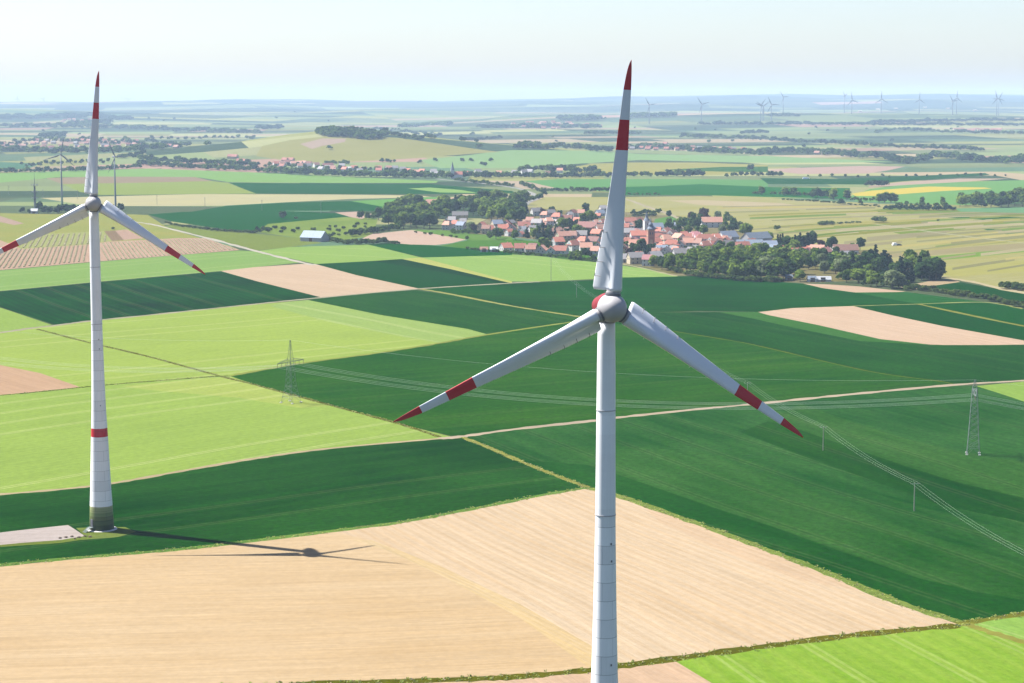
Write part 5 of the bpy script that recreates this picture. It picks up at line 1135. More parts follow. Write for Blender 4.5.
# ================================================================== TREES
def crown_mesh(name, mat, R=3.6, H=8.0, z0=2.2, nl=9, quads=110, shape='round', seed=1, leaf=.55, core=True):
    rg = np.random.default_rng(seed); lobes = []
    for i in range(nl):
        t = (i + .5) / nl
        if shape == 'round':
            a = i * 2.4 + rg.uniform(-.4, .4); zz = t; rr = R * .58 * math.sin(PI * min(1, .25 + .75 * (1 - abs(2 * zz - .75)))) * rg.uniform(.6, 1.1)
            lobes.append((rr * math.cos(a), rr * math.sin(a), z0 + H * (.2 + .62 * zz), R * rg.uniform(.42, .6) * (1.1 - .35 * zz)))
        elif shape == 'cone':
            zz = t; rr = R * (1 - zz) * .35; a = i * 2.4
            lobes.append((rr * math.cos(a), rr * math.sin(a), z0 + H * zz * .93, max(.45, R * (1 - zz) * .85)))
        elif shape == 'tall':
            zz = t; a = i * 2.4; rr = R * .35
            lobes.append((rr * math.cos(a), rr * math.sin(a), z0 + H * (.08 + .82 * zz), R * rg.uniform(.55, .8) * (1 - .4 * abs(zz - .4))))
        else:  # bush
            a = i * 2.4; rr = R * .55
            lobes.append((rr * math.cos(a), rr * math.sin(a) * .8, z0 + H * rg.uniform(.3, .5), R * rg.uniform(.4, .55)))
    V = []; Fc = []
    for (x, y, z, r) in lobes:
        k = max(30, int(quads * (r / (R * .5)) ** 2))
        d = rg.normal(size=(k, 3)); d /= np.linalg.norm(d, axis=1)[:, None]
        d[:, 2] = np.where(d[:, 2] < -.55, -d[:, 2], d[:, 2])
        rad = r * rg.uniform(.80, 1.16, k); P = np.array([x, y, z]) + d * rad[:, None] * np.array([1, 1, .85])
        P[:, 2] = np.maximum(P[:, 2], z0 * .55 + .05)
        nr = d + rg.normal(scale=.45, size=(k, 3)); nr /= np.linalg.norm(nr, axis=1)[:, None]
        for p, n_ in zip(P, nr):
            u = np.cross(n_, [.3, .2, .93]); u /= np.linalg.norm(u) + 1e-9; w = np.cross(n_, u)
            s = leaf * rg.uniform(.6, 1.35); a = rg.uniform(0, PI); u, w = u * math.cos(a) + w * math.sin(a), w * math.cos(a) - u * math.sin(a)
            b = len(V); V += [p - u * s - w * s * .7, p + u * s - w * s * .5, p + u * s * .8 + w * s * .7, p - u * s * .7 + w * s * .6]; Fc.append((b, b + 1, b + 2, b + 3))
        if core:
            b = len(V); n1, n2 = 7, 5; cr_ = r * .82
            for i2 in range(n2):
                th = PI * (i2 + .5) / n2
                for j in range(n1):
                    ph = 2 * PI * j / n1; q = cr_ * rg.uniform(.85, 1.05)
                    V.append(np.array([x + q * math.sin(th) * math.cos(ph), y + q * math.sin(th) * math.sin(ph), max(z + q * .85 * math.cos(th), z0 * .5)]))
            for i2 in range(n2 - 1):
                for j in range(n1): Fc.append((b + i2 * n1 + j, b + i2 * n1 + (j + 1) % n1, b + (i2 + 1) * n1 + (j + 1) % n1, b + (i2 + 1) * n1 + j)[::-1])
            Fc.append(tuple(b + j for j in range(n1))); Fc.append(tuple(b + (n2 - 1) * n1 + j for j in range(n1))[::-1])
    me = bpy.data.meshes.new(name); me.from_pydata([tuple(v) for v in V], [], Fc); me.materials.append(mat); me.update()
    return me
def trunk_mesh(H, r):
    mb = MB(); mb.bar((0, 0, -.4), (.1, 0, H * .45), r, 7, r2=r * .75); mb.bar((.1, 0, H * .45), (0, .1, H * .8), r * .75, 6, r2=r * .3)
    for a in (0.3, 2.3, 4.2): mb.bar((.1, 0, H * .4), (math.cos(a) * H * .22, math.sin(a) * H * .22, H * .65), r * .45, 5, r2=r * .15)
    me = bpy.data.meshes.new('trunk'); me.from_pydata(mb.v, [], mb.f); me.materials.append(M['bark']); me.update(); return me
KIND = {}   # all protos are 10 m tall
for i in range(5): KIND.setdefault('broadleaf_tree', []).append(('leaf', crown_mesh('crown', M['leaf'], R=random.uniform(4.0, 4.7), H=7.8, seed=i + 1, nl=10 + i % 3, quads=90)))
for i in range(2): KIND.setdefault('dark_tree', []).append(('leafdark', crown_mesh('crown', M['leafdark'], R=4.2, H=7.8, seed=i + 21, quads=90)))
for i in range(3): KIND.setdefault('conifer', []).append(('conifer', crown_mesh('crown', M['conifer'], R=2.5, H=9.0, z0=.9, nl=9, shape='cone', seed=i + 31, quads=80, leaf=.4)))
for i in range(2): KIND.setdefault('poplar', []).append(('leaf', crown_mesh('crown', M['leaf'], R=2.1, H=8.4, z0=1.2, nl=8, shape='tall', seed=i + 41, quads=90, leaf=.45)))
for i in range(2): KIND.setdefault('willow', []).append(('willow', crown_mesh('crown', M['willow'], R=4.8, H=8.2, z0=1.0, nl=11, seed=i + 51, quads=110)))
KIND['copper_tree'] = [('purple', crown_mesh('crown', M['purple'], R=4.4, H=7.8, seed=61, quads=90))]
for i in range(4): KIND.setdefault('bush', []).append(('hedge', crown_mesh('bush', M['hedge'], R=2.3, H=4.2, z0=0.0, nl=6, shape='bush', seed=i + 71, quads=60, leaf=.42)))   # 3 m tall
KIND['weed_clump'] = [('weeds', crown_mesh('weed_clump', M['weeds'], R=1.6, H=1.4, z0=0, nl=5, shape='bush', seed=81, quads=80, leaf=.25))]
TRUNK = trunk_mesh(10, .3)
CATN = {'broadleaf_tree': 'tree', 'dark_tree': 'tree', 'conifer': 'conifer', 'poplar': 'tree', 'willow': 'tree', 'copper_tree': 'tree', 'bush': 'bush', 'weed_clump': 'weeds'}
TREES = []
def tree(px, py, h, kind='broadleaf_tree', label='', wid=1.0, group=True):
    p = U(px, py); TREES.append((h / max(p.y, 1), p, h, kind, label, wid, group))
def clear(px, py, d=2.5):
    p = U(px, py); return all((p.x - a) ** 2 + (p.y - b) ** 2 > (r + d) ** 2 * .7 for a, b, r in HOUSES)
def belt(pts, n, h, label, kinds=('broadleaf_tree',), jit=.6, wid=1.0, hv=.25):
    seg = [0]
    for a, b in zip(pts[:-1], pts[1:]): seg.append(seg[-1] + math.hypot(b[0] - a[0], b[1] - a[1]))
    for i in range(n):
        t = (i + random.uniform(.2, .8)) / n * seg[-1]
        x = np.interp(t, seg, [p[0] for p in pts]); y = np.interp(t, seg, [p[1] for p in pts])
        tree(x, y + random.uniform(-jit, jit), h * random.uniform(1 - hv, 1 + hv), random.choice(kinds), label, wid * random.uniform(.85, 1.15))
def grove(poly, n, h, label, kinds=('broadleaf_tree',), mind=5, wid=1.0, hv=.25, avoid=False):
    for x, y in scatter_poly(poly, n, mind):
        if avoid and not clear(x, y): continue
        tree(x, y, h * random.uniform(1 - hv, 1 + hv), random.choice(kinds), label, wid * random.uniform(.85, 1.15))
B_, D_, C_, P_, W_, Q_, S_ = 'broadleaf_tree', 'dark_tree', 'conifer', 'poplar', 'willow', 'copper_tree', 'bush'
# belt on the front edge of the village
grove([(663, 268), (690, 265), (730, 262), (785, 263), (800, 268), (800, 275), (785, 280.5), (740, 280.5), (700, 276), (670, 271)], 62, 13, 'round green tree in the thick belt before the eastern village', (B_, B_, B_, B_, D_), 6.0, 1.05)
tree(767, 279.5, 20, W_, 'broad silvery-green tree at the right end of the thick belt', 1.1)
tree(775, 280.5, 15, B_, 'round green tree in the thick belt before the eastern village', 1.1)
belt([(672, 272), (700, 277), (740, 281), (783, 282)], 22, 4, 'low dark bush at the foot of the thick village belt', (S_,), .3, 1.2)
grove([(715, 250), (730, 252), (790, 258), (840, 259), (868, 268), (860, 276), (830, 275), (800, 270), (785, 262), (720, 262)], 52, 11, 'green garden tree between the eastern houses and the belt', (B_, B_, D_, W_), 5.5, 1.0, avoid=True)
# east grove with dark conifers
grove([(842, 266), (870, 262), (900, 266), (925, 270), (942, 276), (938, 281), (900, 285), (880, 278), (850, 274)], 30, 15, 'tall dark conifer in the grove at the right end of the village', (C_, C_, D_), 4.5, 1.25)
for x, y, h in ((872, 271, 18), (884.5, 271, 18), (937, 279, 14), (928, 279, 16), (876, 272, 16), (890, 274, 16)): tree(x, y, h, C_, 'tall dark conifer in the grove at the right end of the village', 1.2)
grove([(905, 268), (925, 268), (930, 274), (905, 274)], 7, 13, 'light green tree behind the dark conifers', (B_,), 4, 1.0)
grove([(838, 278), (870, 276), (905, 284), (908, 289.5), (880, 289), (845, 283)], 26, 8, 'green bushy tree along the front of the right-hand grove', (B_, B_, D_), 5, 1.15)
tree(892, 288.5, 15, W_, 'large silvery willow-like tree before the right-hand grove', 1.15); tree(898.5, 288, 12, W_, 'smaller silvery tree beside the large silvery willow-like one', 1.1)
tree(840, 274, 14, W_, 'silvery tree left of the right-hand grove', 1.1); tree(858, 283, 11, B_, 'light round tree before the right-hand grove', 1.2)
tree(800, 281.5, 9, B_, 'bright round tree in front of the gap with the blue hut', 1.2)
belt([(905, 289.5), (930, 290.5), (955, 295), (985, 299), (1024, 307.5), (1060, 314)], 44, 3.6, 'low bush in the long hedge running to the right edge', (S_,), .8, 1.2)
belt([(1003, 287.5), (1015, 289), (1040, 292)], 10, 5, 'bush beside the vineyard track at the right edge', (S_,), 1.2, 1.1)
# conifer row behind eastern houses
belt([(776, 249), (795, 248), (814, 248)], 15, 13, 'dark conifer in the row behind the eastern houses', (C_, D_), .8, 1.1)
tree(794, 252.5, 12, B_, 'bright round tree in front of the conifer row', 1.3); tree(787, 252, 8, B_, 'light bush-like tree beside the conifer row')
tree(832, 252.5, 14.5, D_, 'big dark round tree between the bungalow and the copper-leaved one', 1.05); tree(821, 250.5, 10, Q_, 'copper-leaved tree near the white bungalow', 1.0); tree(860, 250.5, 12, D_, 'lone dark round tree right of the bungalow', 1.0); tree(852.5, 248.5, 6, B_, 'small bush-like tree behind the bungalow')
# farm yard
tree(746, 237.5, 15, B_, 'large bright round tree left of the long farm hall', 1.1); tree(733, 231.5, 12, D_, 'dark tree behind the grey-roofed barn'); tree(769, 242, 10, B_, 'round tree at the right gable of the long farm hall', 1.2); tree(777, 230.5, 6, S_, 'round bush at the vineyard edge right of the long hall', .9)
tree(669, 217.5, 9.5, D_, 'lone dark round tree on the slope behind the church', .9); tree(727, 217.5, 8, B_, 'round tree at the vineyard edge behind the big pink roof'); tree(660, 212.5, 6, B_, 'small round tree beside the sandy track behind the church')
grove([(688, 218), (705, 217), (708, 226), (695, 232), (690, 226)], 9, 13, 'dark purple-green tree left of the big pink-roofed house', (D_, Q_, D_), 5)
grove([(712, 218), (724, 218), (740, 228), (738, 233), (718, 232), (722, 226)], 12, 8, 'light green tree around the big pink-roofed house', (B_, W_), 5)
grove([(660, 230), (676, 222), (700, 228), (705, 236), (680, 236), (664, 234)], 22, 9, 'green tree in the gardens right of the church', (B_, B_, D_), 5)
belt([(632, 214.5), (660, 213.5)], 12, 6, 'small tree in the row behind the church', (B_, D_), .6); belt([(632, 216.5), (655, 216)], 12, 3.4, 'clipped hedge bush behind the church', (S_,), .3)
tree(640, 231.5, 13, D_, 'dark round tree left of the white church', 1.0); tree(636, 229, 10, D_, 'dark round tree left of the white church', 1.0)
for x, y, h, k in ((641, 254, 14, D_), (645, 256, 13, C_), (637, 257, 11, D_), (653, 252, 9, D_), (629, 258, 9, Q_), (633, 253, 9, D_), (649, 256, 9, D_), (695, 254, 7, B_), (684, 254, 6, D_), (704, 262, 8, D_), (686, 263.5, 8, Q_), (690, 262.5, 7, Q_)): tree(x, y, h, k, 'dark garden tree below the brick tower')
grove([(620, 240), (700, 240), (720, 262), (700, 268), (660, 268), (625, 262)], 84, 6.5, 'small garden tree between the houses of the old core', (B_, B_, D_), 3.6, 1.0, avoid=True)
grove([(644, 262), (662, 264), (672, 262), (668, 271), (650, 268)], 12, 8, 'green tree at the front edge of the old core', (B_, B_, D_), 4.5, avoid=True)
# west village
for x, y, h, k in ((586, 214.5, 14, D_), (589, 224, 15, B_), (594, 222, 11, B_), (583, 224, 12, B_), (552, 214.5, 11, D_), (560, 217, 9, D_), (543, 216, 9, Q_), (541, 213, 8, D_), (562, 231, 14, B_), (572, 232, 14, C_), (568, 229, 12, D_), (577, 237, 13, B_), (587, 238.5, 10, D_), (543, 240, 15, C_), (548, 240, 12, D_), (539, 239.5, 14, C_), (551, 238.5, 12, C_), (555, 240, 13, C_), (534, 239, 11, B_), (527, 238, 12, C_), (515, 240, 10, B_), (530, 222.5, 11, W_), (516, 221, 13, D_), (543, 250, 12, B_), (549, 249.5, 9, B_), (553, 253, 7, W_), (561, 251.5, 8, Q_), (578, 260, 9, B_), (584, 258, 9, D_), (570, 260.5, 6, B_), (588, 257.5, 8, D_), (594, 261.5, 7, B_), (575, 259.5, 7, S_), (516, 222, 13, B_), (521, 222, 12, D_), (509, 225, 12, B_), (500, 238, 10, B_), (496, 239.5, 12, D_), (490, 239, 9, B_), (471, 232, 12, W_), (474, 232.5, 9, Q_)):
    tree(x, y, h, k, {'broadleaf_tree': 'green garden tree', 'dark_tree': 'dark green garden tree', 'conifer': 'tall dark garden conifer', 'willow': 'pale green garden tree', 'copper_tree': 'copper-leaved garden tree', 'bush': 'garden bush'}[k] + ' in the western part of the village')
grove([(500, 226), (560, 222), (615, 226), (615, 250), (560, 248), (540, 238), (505, 238)], 84, 6.5, 'small green garden tree between the western houses', (B_, B_, D_), 3.6, 1.0, avoid=True)
belt([(505, 253), (540, 256), (570, 258), (600, 262)], 30, 2.6, 'low hedge bush along the gardens of the front row', (S_,), .4, 1.2)
belt([(466, 249.5), (500, 252)], 9, 3.0, 'dark bush left of the front row of houses', (S_,), .5)
belt([(452, 233.5), (480, 234)], 10, 5, 'dense hedge tree below the westernmost houses', (D_, B_), .4, 1.2)
# park grove
grove([(388, 222), (392, 208), (412, 207), (430, 211), (436, 214), (440, 226), (428, 229), (400, 229.5), (388, 226)], 40, 15, 'round green tree in the park left of the manor', (B_, B_, D_), 5.5, 1.1)
grove([(440, 210), (460, 206), (480, 203), (500, 202), (524, 205), (526, 222), (512, 225), (495, 222), (480, 218), (465, 213), (450, 216), (442, 222)], 56, 16, 'tall green tree in the park right of the manor', (B_, B_, D_, B_), 6.0, 1.1)
tree(455.5, 205.5, 15, C_, 'single dark conifer standing above the park trees', 1.3); tree(446, 208, 18, P_, 'slim light green tree rising at the right side of the manor', 1.5); tree(424, 211, 14, D_, 'round green tree in the park left of the manor'); tree(431, 203.5, 6, B_, 'round tree behind the manor roof', 1.3)
for x, y, h, k in ((361, 219, 11, D_), (367, 219.5, 10, B_), (378.5, 220, 15, D_), (374, 219, 9, B_)): tree(x, y, h, k, 'round tree in the small group left of the park')
tree(283, 219.3, 11, D_, 'lone dark round tree on the blue-green field at the left', 1.1); tree(296, 219, 3, S_, 'tiny bush right of the lone round tree')
belt([(350, 237), (365, 234), (385, 231), (400, 229)], 26, 7, 'dark bushy tree in the row along the pinkish oval field', (D_, B_), .8, 1.15)
belt([(344, 244.5), (368, 244), (385, 243)], 14, 5, 'bush below the pinkish oval field', (S_, B_), .9, 1.0); belt([(385, 243), (400, 244.2)], 6, 3, 'low bush at the lower edge of the pinkish oval field', (S_,), .4)
belt([(325, 240), (345, 243.5)], 8, 4, 'bush beside the long metal-roofed barn', (S_,), 1, 1.0); grove([(256, 229), (310, 228), (345, 226), (372, 224), (370, 232), (330, 238), (318, 238)], 26, 3.4, 'scattered bush on the meadow behind the long barn', (S_,), 5)
belt([(165, 223.5), (180, 226.5), (215, 231), (256, 233.5)], 34, 3.0, 'low hedge bush along the top of the dark vineyard', (S_,), .3, 1.1)
belt([(256, 232), (270, 232)], 5, 6, 'dark bushy tree at the end of the vineyard hedge', (D_, B_), .8)
belt([(412, 232.5), (425, 234), (445, 237), (462, 239)], 6, 2.6, 'tiny shrub on the meadow behind the pinkish oval field', (S_,), .6); tree(467, 240, 5, B_, 'small round tree on the meadow behind the oval field')
# left: radio mast bushes
for x, y, h, w in ((22.5, 212.8, 8, 1.1), (29, 213.5, 6, 1.0), (40, 212, 13, .9), (44, 213.5, 11, 1.1), (50, 213.8, 10, 1.1), (56, 213.8, 9, 1.0), (61, 212.8, 12, 1.1), (67, 212.8, 12, 1.1), (73, 213, 12, 1.0), (79, 213.2, 11, 1.0), (102, 213.2, 9, 1.1), (107, 213.5, 9, 1.0), (120.5, 211, 11, 1.0)): tree(x, y, h, D_, 'dark round tree in the row beside the radio mast', w)
tree(113, 229.6, 3, S_, 'tiny bush with a white hive-like box on the vineyard slope')
for x, y, w in ((66, 537.5, 1), (72, 536.8, .9), (79, 537.6, 1), (85, 536.4, .8), (90, 537, .9), (60, 538.4, .8), (75, 539, .7)): tree(x, y, .45, 'weed_clump', 'dry pinkish weeds beside the crane pad of the red-ringed turbine', w)
# far left belts
belt([(-20, 173), (30, 172.5), (60, 172), (100, 170.5), (140, 168)], 46, 10, 'tree in the long dark belt behind the two small turbines', (B_, D_), .5, 1.25)
belt([(137, 160), (170, 163), (200, 164), (256, 166.5)], 36, 13, 'tree in the thick wood behind the brown field strip', (B_, D_), .9, 1.25)
belt([(137, 164.5), (170, 167.5), (210, 170.2), (256, 171)], 40, 12, 'tree in the thick wood behind the brown field strip', (B_, D_), .7, 1.3)
belt([(256, 172), (300, 175), (340, 176.5), (400, 177.8), (435, 178.5)], 62, 13, 'tree in the belt screening the far left village', (B_, B_, D_), .6, 1.3)
belt([(256, 166), (300, 168), (350, 171), (430, 174)], 30, 10, 'tree between the houses of the far left village', (B_, D_), 1.2, 1.2)
belt([(435, 178), (480, 178), (540, 178), (556, 178)], 32, 12, 'tree in the belt right of the distant dark spire', (B_, B_, D_), .6, 1.3)
belt([(520, 172), (560, 172), (600, 175)], 18, 14, 'tree in the wood left of the near upper blade', (B_, D_), 1.2, 1.3)
belt([(556, 178), (600, 177.5), (620, 177.5)], 18, 11, 'tree in the wood left of the near upper blade', (B_, W_, D_), .5, 1.2)
belt([(455, 181), (480, 184), (515, 187)], 18, 7, 'round tree of the avenue beside the far winding road', (B_,), .4, 1.2)
belt([(519, 185), (532, 189), (545, 194), (540, 199), (524, 203), (515, 208)], 22, 8, 'tree lining the bend of the road above the park', (B_, D_), .6, 1.2)
belt([(544, 191.5), (612, 191.5)], 24, 7, 'clipped round tree in the straight row left of the near upper blade', (B_, D_), .3, 1.2)
belt([(618, 176.5), (690, 176.5)], 14, 9, 'round tree in the loose row right of the near upper blade', (B_, D_), .5, 1.3)
belt([(662, 176.5), (706, 176.8)], 12, 13, 'round tree in the loose row right of the near upper blade', (B_, D_), .5, 1.2)
belt([(725, 177), (775, 176)], 10, 9, 'small tree in the loose row behind the vineyards', (B_, D_), .5, 1.2); tree(751, 170.8, 14, D_, 'single round tree on the far olive slope', 1.3)
belt([(628, 194.8), (660, 194.8)], 8, 3, 'tiny bush in the short row above the vineyards', (S_,), .2)
# right
tree(761.5, 194.5, 13, P_, 'slim leafy tree left of the row of field trees', 1.8); belt([(752, 194), (760, 194.4)], 3, 4, 'low bush at the left end of the field tree row', (S_,), .2)
for x in (785, 793.5): tree(x, 195.5, 13, P_, 'tall leafy tree in the first pair of the field tree row', 1.9)
belt([(769, 194.5), (810, 196.5)], 10, 7, 'low tree under the tall ones of the field tree row', (B_,), .4, 1.2)
belt([(810, 198), (832, 199)], 7, 13, 'round tree in the dense clump of the field tree row', (B_, D_), .6, 1.2)
for x, h in ((833.5, 17), (847, 15), (879, 13), (884.5, 15), (891, 14), (895, 12)): tree(x, 199.5 if x < 860 else 202.5, h, P_, 'tall feathery tree in the right half of the field tree row', 1.7)
tree(841, 204.5, 9, D_, 'dark round bushy tree in front of the field tree row', 1.2); tree(860, 204.5, 8, B_, 'round tree right of the dark bushy one before the rapeseed'); belt([(850, 200.5), (874, 201)], 8, 6, 'small tree between the tall field trees before the rapeseed', (B_,), .3)
belt([(782, 200), (820, 202), (860, 205.5), (880, 207)], 26, 2.6, 'low hedge bush along the path below the field tree row', (S_,), .3, 1.3)
belt([(884, 209.5), (920, 210), (956, 210.5)], 26, 6.5, 'clipped dark tree in the straight row before the pale strip', (D_,), .3, 1.25)
belt([(895, 206.5), (930, 206.5), (950, 206)], 12, 7, 'small tree behind the clipped dark row', (B_,), .5, 1.1); tree(922, 206, 13, P_, 'slender tree rising behind the clipped dark row', 1.2); tree(942.5, 206, 13, P_, 'second slender tree rising behind the clipped dark row', 1.2)
grove([(958, 203), (975, 201), (1000, 201), (1030, 198), (1040, 207), (1000, 208), (960, 207.5)], 34, 14, 'round tree in the dense wood at the right edge', (B_, B_, D_), 5, 1.2)
for x in (868, 873, 877, 882, 886): tree(x, 186.3, 11, D_, 'dark tree of the round copse above the rapeseed', 1.25)
belt([(768, 176), (782, 176)], 6, 9, 'round tree left of the far white truck', (B_, D_), .4); belt([(800, 177.5), (1010, 175.5)], 17, 5.5, 'tiny round tree in the loose chain on the far plain', (B_, D_), .9, 1.2)
tree(880, 247.0 - 47, 3, S_, 'low bush')
TREES.pop()
tree(879.5, 222.3, 7, S_, 'lone dome-shaped dark bush in the right-hand vineyards', 1.6)
belt([(819, 225), (832, 224.5)], 6, 4, 'dark bush in the short hedge in the right-hand vineyards', (S_,), .3, 1.3); belt([(836, 224), (862, 222.8)], 7, 2.2, 'low bush in the thin hedge in the right-hand vineyards', (S_,), .2, 1.2); tree(938, 221.2, 2.5, S_, 'tiny bush on the pinkish vineyard strip')
# far belts (blue with distance)
FB = 'far_belt'
belt([(768, 153), (800, 153), (840, 156), (880, 159), (905, 165), (930, 160)], 60, 17, FB, (B_, D_), 1.2, 1.4)
belt([(930, 156), (960, 160), (990, 163), (1030, 163)], 40, 17, FB, (B_, D_), 1.5, 1.4)
belt([(768, 140.5), (830, 144), (900, 148), (985, 151)], 56, 13, FB, (B_, D_), .6, 1.5)
belt([(680, 137), (700, 138), (768, 140)], 40, 14, FB, (B_, D_), .8, 1.4)
belt([(740, 134), (768, 133)], 16, 14, FB, (D_,), .3, 1.6)
belt([(585, 134.5), (640, 134.5)], 24, 14, FB, (B_, D_), .3, 1.5); belt([(515, 148), (560, 148), (612, 152)], 46, 14, FB, (B_, D_), 1.4, 1.5)
belt([(625, 149), (660, 148), (700, 152), (770, 155)], 60, 14, FB, (B_, D_), 1.2, 1.5); belt([(630, 117.5), (675, 117)], 30, 24, FB, (B_, D_), .5, 2.0); belt([(560, 121), (600, 119.5)], 24, 24, FB, (B_, D_), 1, 2.0)
belt([(512, 127), (600, 128.5)], 46, 18, FB, (B_, D_), 1.2, 1.7); belt([(700, 124.8), (1024, 126)], 60, 16, FB, (D_,), .3, 2.6); belt([(768, 116.5), (800, 116.5)], 14, 16, FB, (D_,), .2, 2.4)
belt([(870, 123), (900, 123), (960, 121.5), (1024, 121)], 50, 16, FB, (D_,), .4, 2.4); belt([(875, 133), (900, 130), (950, 133), (1024, 134)], 34, 14, FB, (B_, D_), .6, 1.8)
belt([(0, 152), (60, 153), (120, 152), (180, 147)], 70, 15, FB, (B_, D_), 1.2, 1.5); belt([(0, 146), (60, 140), (130, 143), (190, 146)], 60, 14, FB, (B_, D_), 2.5, 1.4); belt([(40, 137), (65, 136)], 20, 16, FB, (D_,), 1.2, 1.5)
belt([(0, 127), (60, 127), (110, 128), (180, 131), (260, 134)], 90, 18, FB, (B_, D_), 1.0, 1.9); belt([(0, 119), (50, 117.5), (90, 117), (130, 120)], 60, 22, FB, (D_,), 1.5, 2.6)
belt([(60, 126), (110, 124)], 30, 20, FB, (B_, D_), 1.5, 2.0); belt([(256, 129), (280, 129)], 12, 18, FB, (D_,), 1, 2); belt([(150, 140), (256, 138)], 16, 12, FB, (B_, D_), .8, 1.4)
belt([(460, 141.5), (500, 139)], 20, 11, FB, (D_,), .3, 1.3); belt([(478, 128), (512, 128)], 20, 16, FB, (D_,), .6, 1.6); belt([(400, 127), (450, 125)], 30, 18, FB, (B_,), 1.2, 2)
belt([(372, 131), (400, 131), (440, 137), (410, 139), (380, 134)], 46, 11, FB, (B_, D_), 1.5, 1.5)
for x, y in ((435, 161.5), (420, 163.5), (462, 161.8), (471, 161.7), (491, 161.5), (482, 165.5), (485, 166)): tree(x, y, 9, D_, FB, 1.4)
belt([(118, 158), (138, 157), (145, 154)], 14, 10, FB, (B_, D_), .8, 1.3); belt([(20, 166), (60, 164), (110, 163)], 22, 8, FB, (B_, D_), 1.5, 1.3); belt([(380, 162), (395, 162.5)], 6, 8, FB, (D_,), .3, 1.3); belt([(325, 164), (350, 164)], 10, 8, FB, (B_,), .6, 1.2)
for i in range(34): tree(random.uniform(512, 1020), random.uniform(119, 148), random.uniform(8, 13), random.choice((B_, D_)), FB, 1.5)
for i in range(28): tree(random.uniform(-10, 512), random.uniform(112, 150), random.uniform(9, 14), random.choice((B_, D_)), FB, 1.6)
# ---- the wooded top of the knoll, far woods: one mass
KN = []
for x, y in scatter_poly([(318, 131), (330, 128.5), (345, 130), (372, 133), (385, 137), (372, 140), (350, 138), (325, 136.5), (316, 134)], 150, 1.3): KN.append((U(x, y), random.uniform(10, 14), random.choice((B_, D_)), 1.3))

TREES.sort(key=lambda t: -t[0])
cnt = {}; rest = []; seen = {}
LIM = {'broadleaf_tree': 300, 'dark_tree': 300, 'bush': 300, 'conifer': 200}
for s_, p, h, kind, label, wid, grp in TREES:
    cnt[kind] = cnt.get(kind, 0) + 1
    if label == FB or cnt[kind] > LIM.get(kind, 200) or (kind in (B_, D_) and cnt.get(D_, 0) + cnt.get(B_, 0) > 296):
        rest.append((p, h, kind, wid)); continue
    mk, me = random.choice(KIND[kind]); rz = random.uniform(0, 2 * PI)
    if kind in ('bush', 'weed_clump'):
        o = bpy.data.objects.new(kind, me); COL.objects.link(o); k = h / (3.2 if kind == 'bush' else 1.2)
        o.location = p - Vector((0, 0, .1)); o.scale = (k * wid, k * wid, k); o.rotation_euler = (0, 0, rz)
    else:
        o = empty({'dark_tree': 'broadleaf_tree', 'copper_tree': 'copper_tree'}.get(kind, kind), p - Vector((0, 0, .1)), rz); k = h / 10.0; o.scale = (k * wid, k * wid, k)
        c = bpy.data.objects.new('crown', me); COL.objects.link(c); c.parent = o
        c = bpy.data.objects.new('trunk', TRUNK); COL.objects.link(c); c.parent = o
    if kind == B_ or kind == D_: pass
    n = seen.get(label, 0); seen[label] = n + 1
    tag(o, label, CATN[kind], label)
rest += KN
# one mesh for everything too far off to count
LOW = {}
for kind, mt in ((B_, 'leaf'), (D_, 'leafdark'), (S_, 'hedge'), (C_, 'conifer'), (W_, 'willow'), (P_, 'leaf'), (Q_, 'purple')):
    me = crown_mesh('low', M[mt], R=4.3 if kind not in (C_, P_, S_) else (2.4 if kind != S_ else 2.4), H=8 if kind != S_ else 3.2, z0=1.2 if kind != S_ else 0, nl=5, quads=26, seed=91, leaf=1.0,
                    shape={'conifer': 'cone', 'poplar': 'tall', 'bush': 'bush'}.get(kind, 'round'))
    v = np.empty(len(me.vertices) * 3, np.float32); me.vertices.foreach_get('co', v); LOW[kind] = (v.reshape(-1, 3), [tuple(p.vertices) for p in me.polygons], mt)
    bpy.data.meshes.remove(me)
ML = ['leaf', 'leafdark', 'hedge', 'conifer', 'willow', 'purple']
V = []; Fc = []; mi = []; nb = 0
for p, h, kind, wid in rest:
    lv, lf, mt = LOW.get(kind, LOW[B_]); a = random.uniform(0, 2 * PI); k = h / (10 if kind != S_ else 3.2)
    c, s = math.cos(a) * k * wid, math.sin(a) * k * wid
    W2 = np.column_stack([lv[:, 0] * c - lv[:, 1] * s + p.x, lv[:, 0] * s + lv[:, 1] * c + p.y, lv[:, 2] * k + p.z - .3])
    V.append(W2); Fc += [tuple(i + nb for i in f) for f in lf]; mi += [ML.index(mt)] * len(lf); nb += len(lv)
V = np.concatenate(V)
me = bpy.data.meshes.new('distant_woods'); me.from_pydata(V.tolist(), [], Fc)
for m_ in ML: me.materials.append(M[m_])
me.polygons.foreach_set('material_index', mi); me.update()
o = bpy.data.objects.new('distant_woods', me); link(o)
tag(o, 'hazy blue belts and woods of tiny trees across the distant plain and on the knoll', 'woods', kind='stuff')
print('trees', cnt, 'rest', len(rest), 'objects', len(bpy.data.objects))

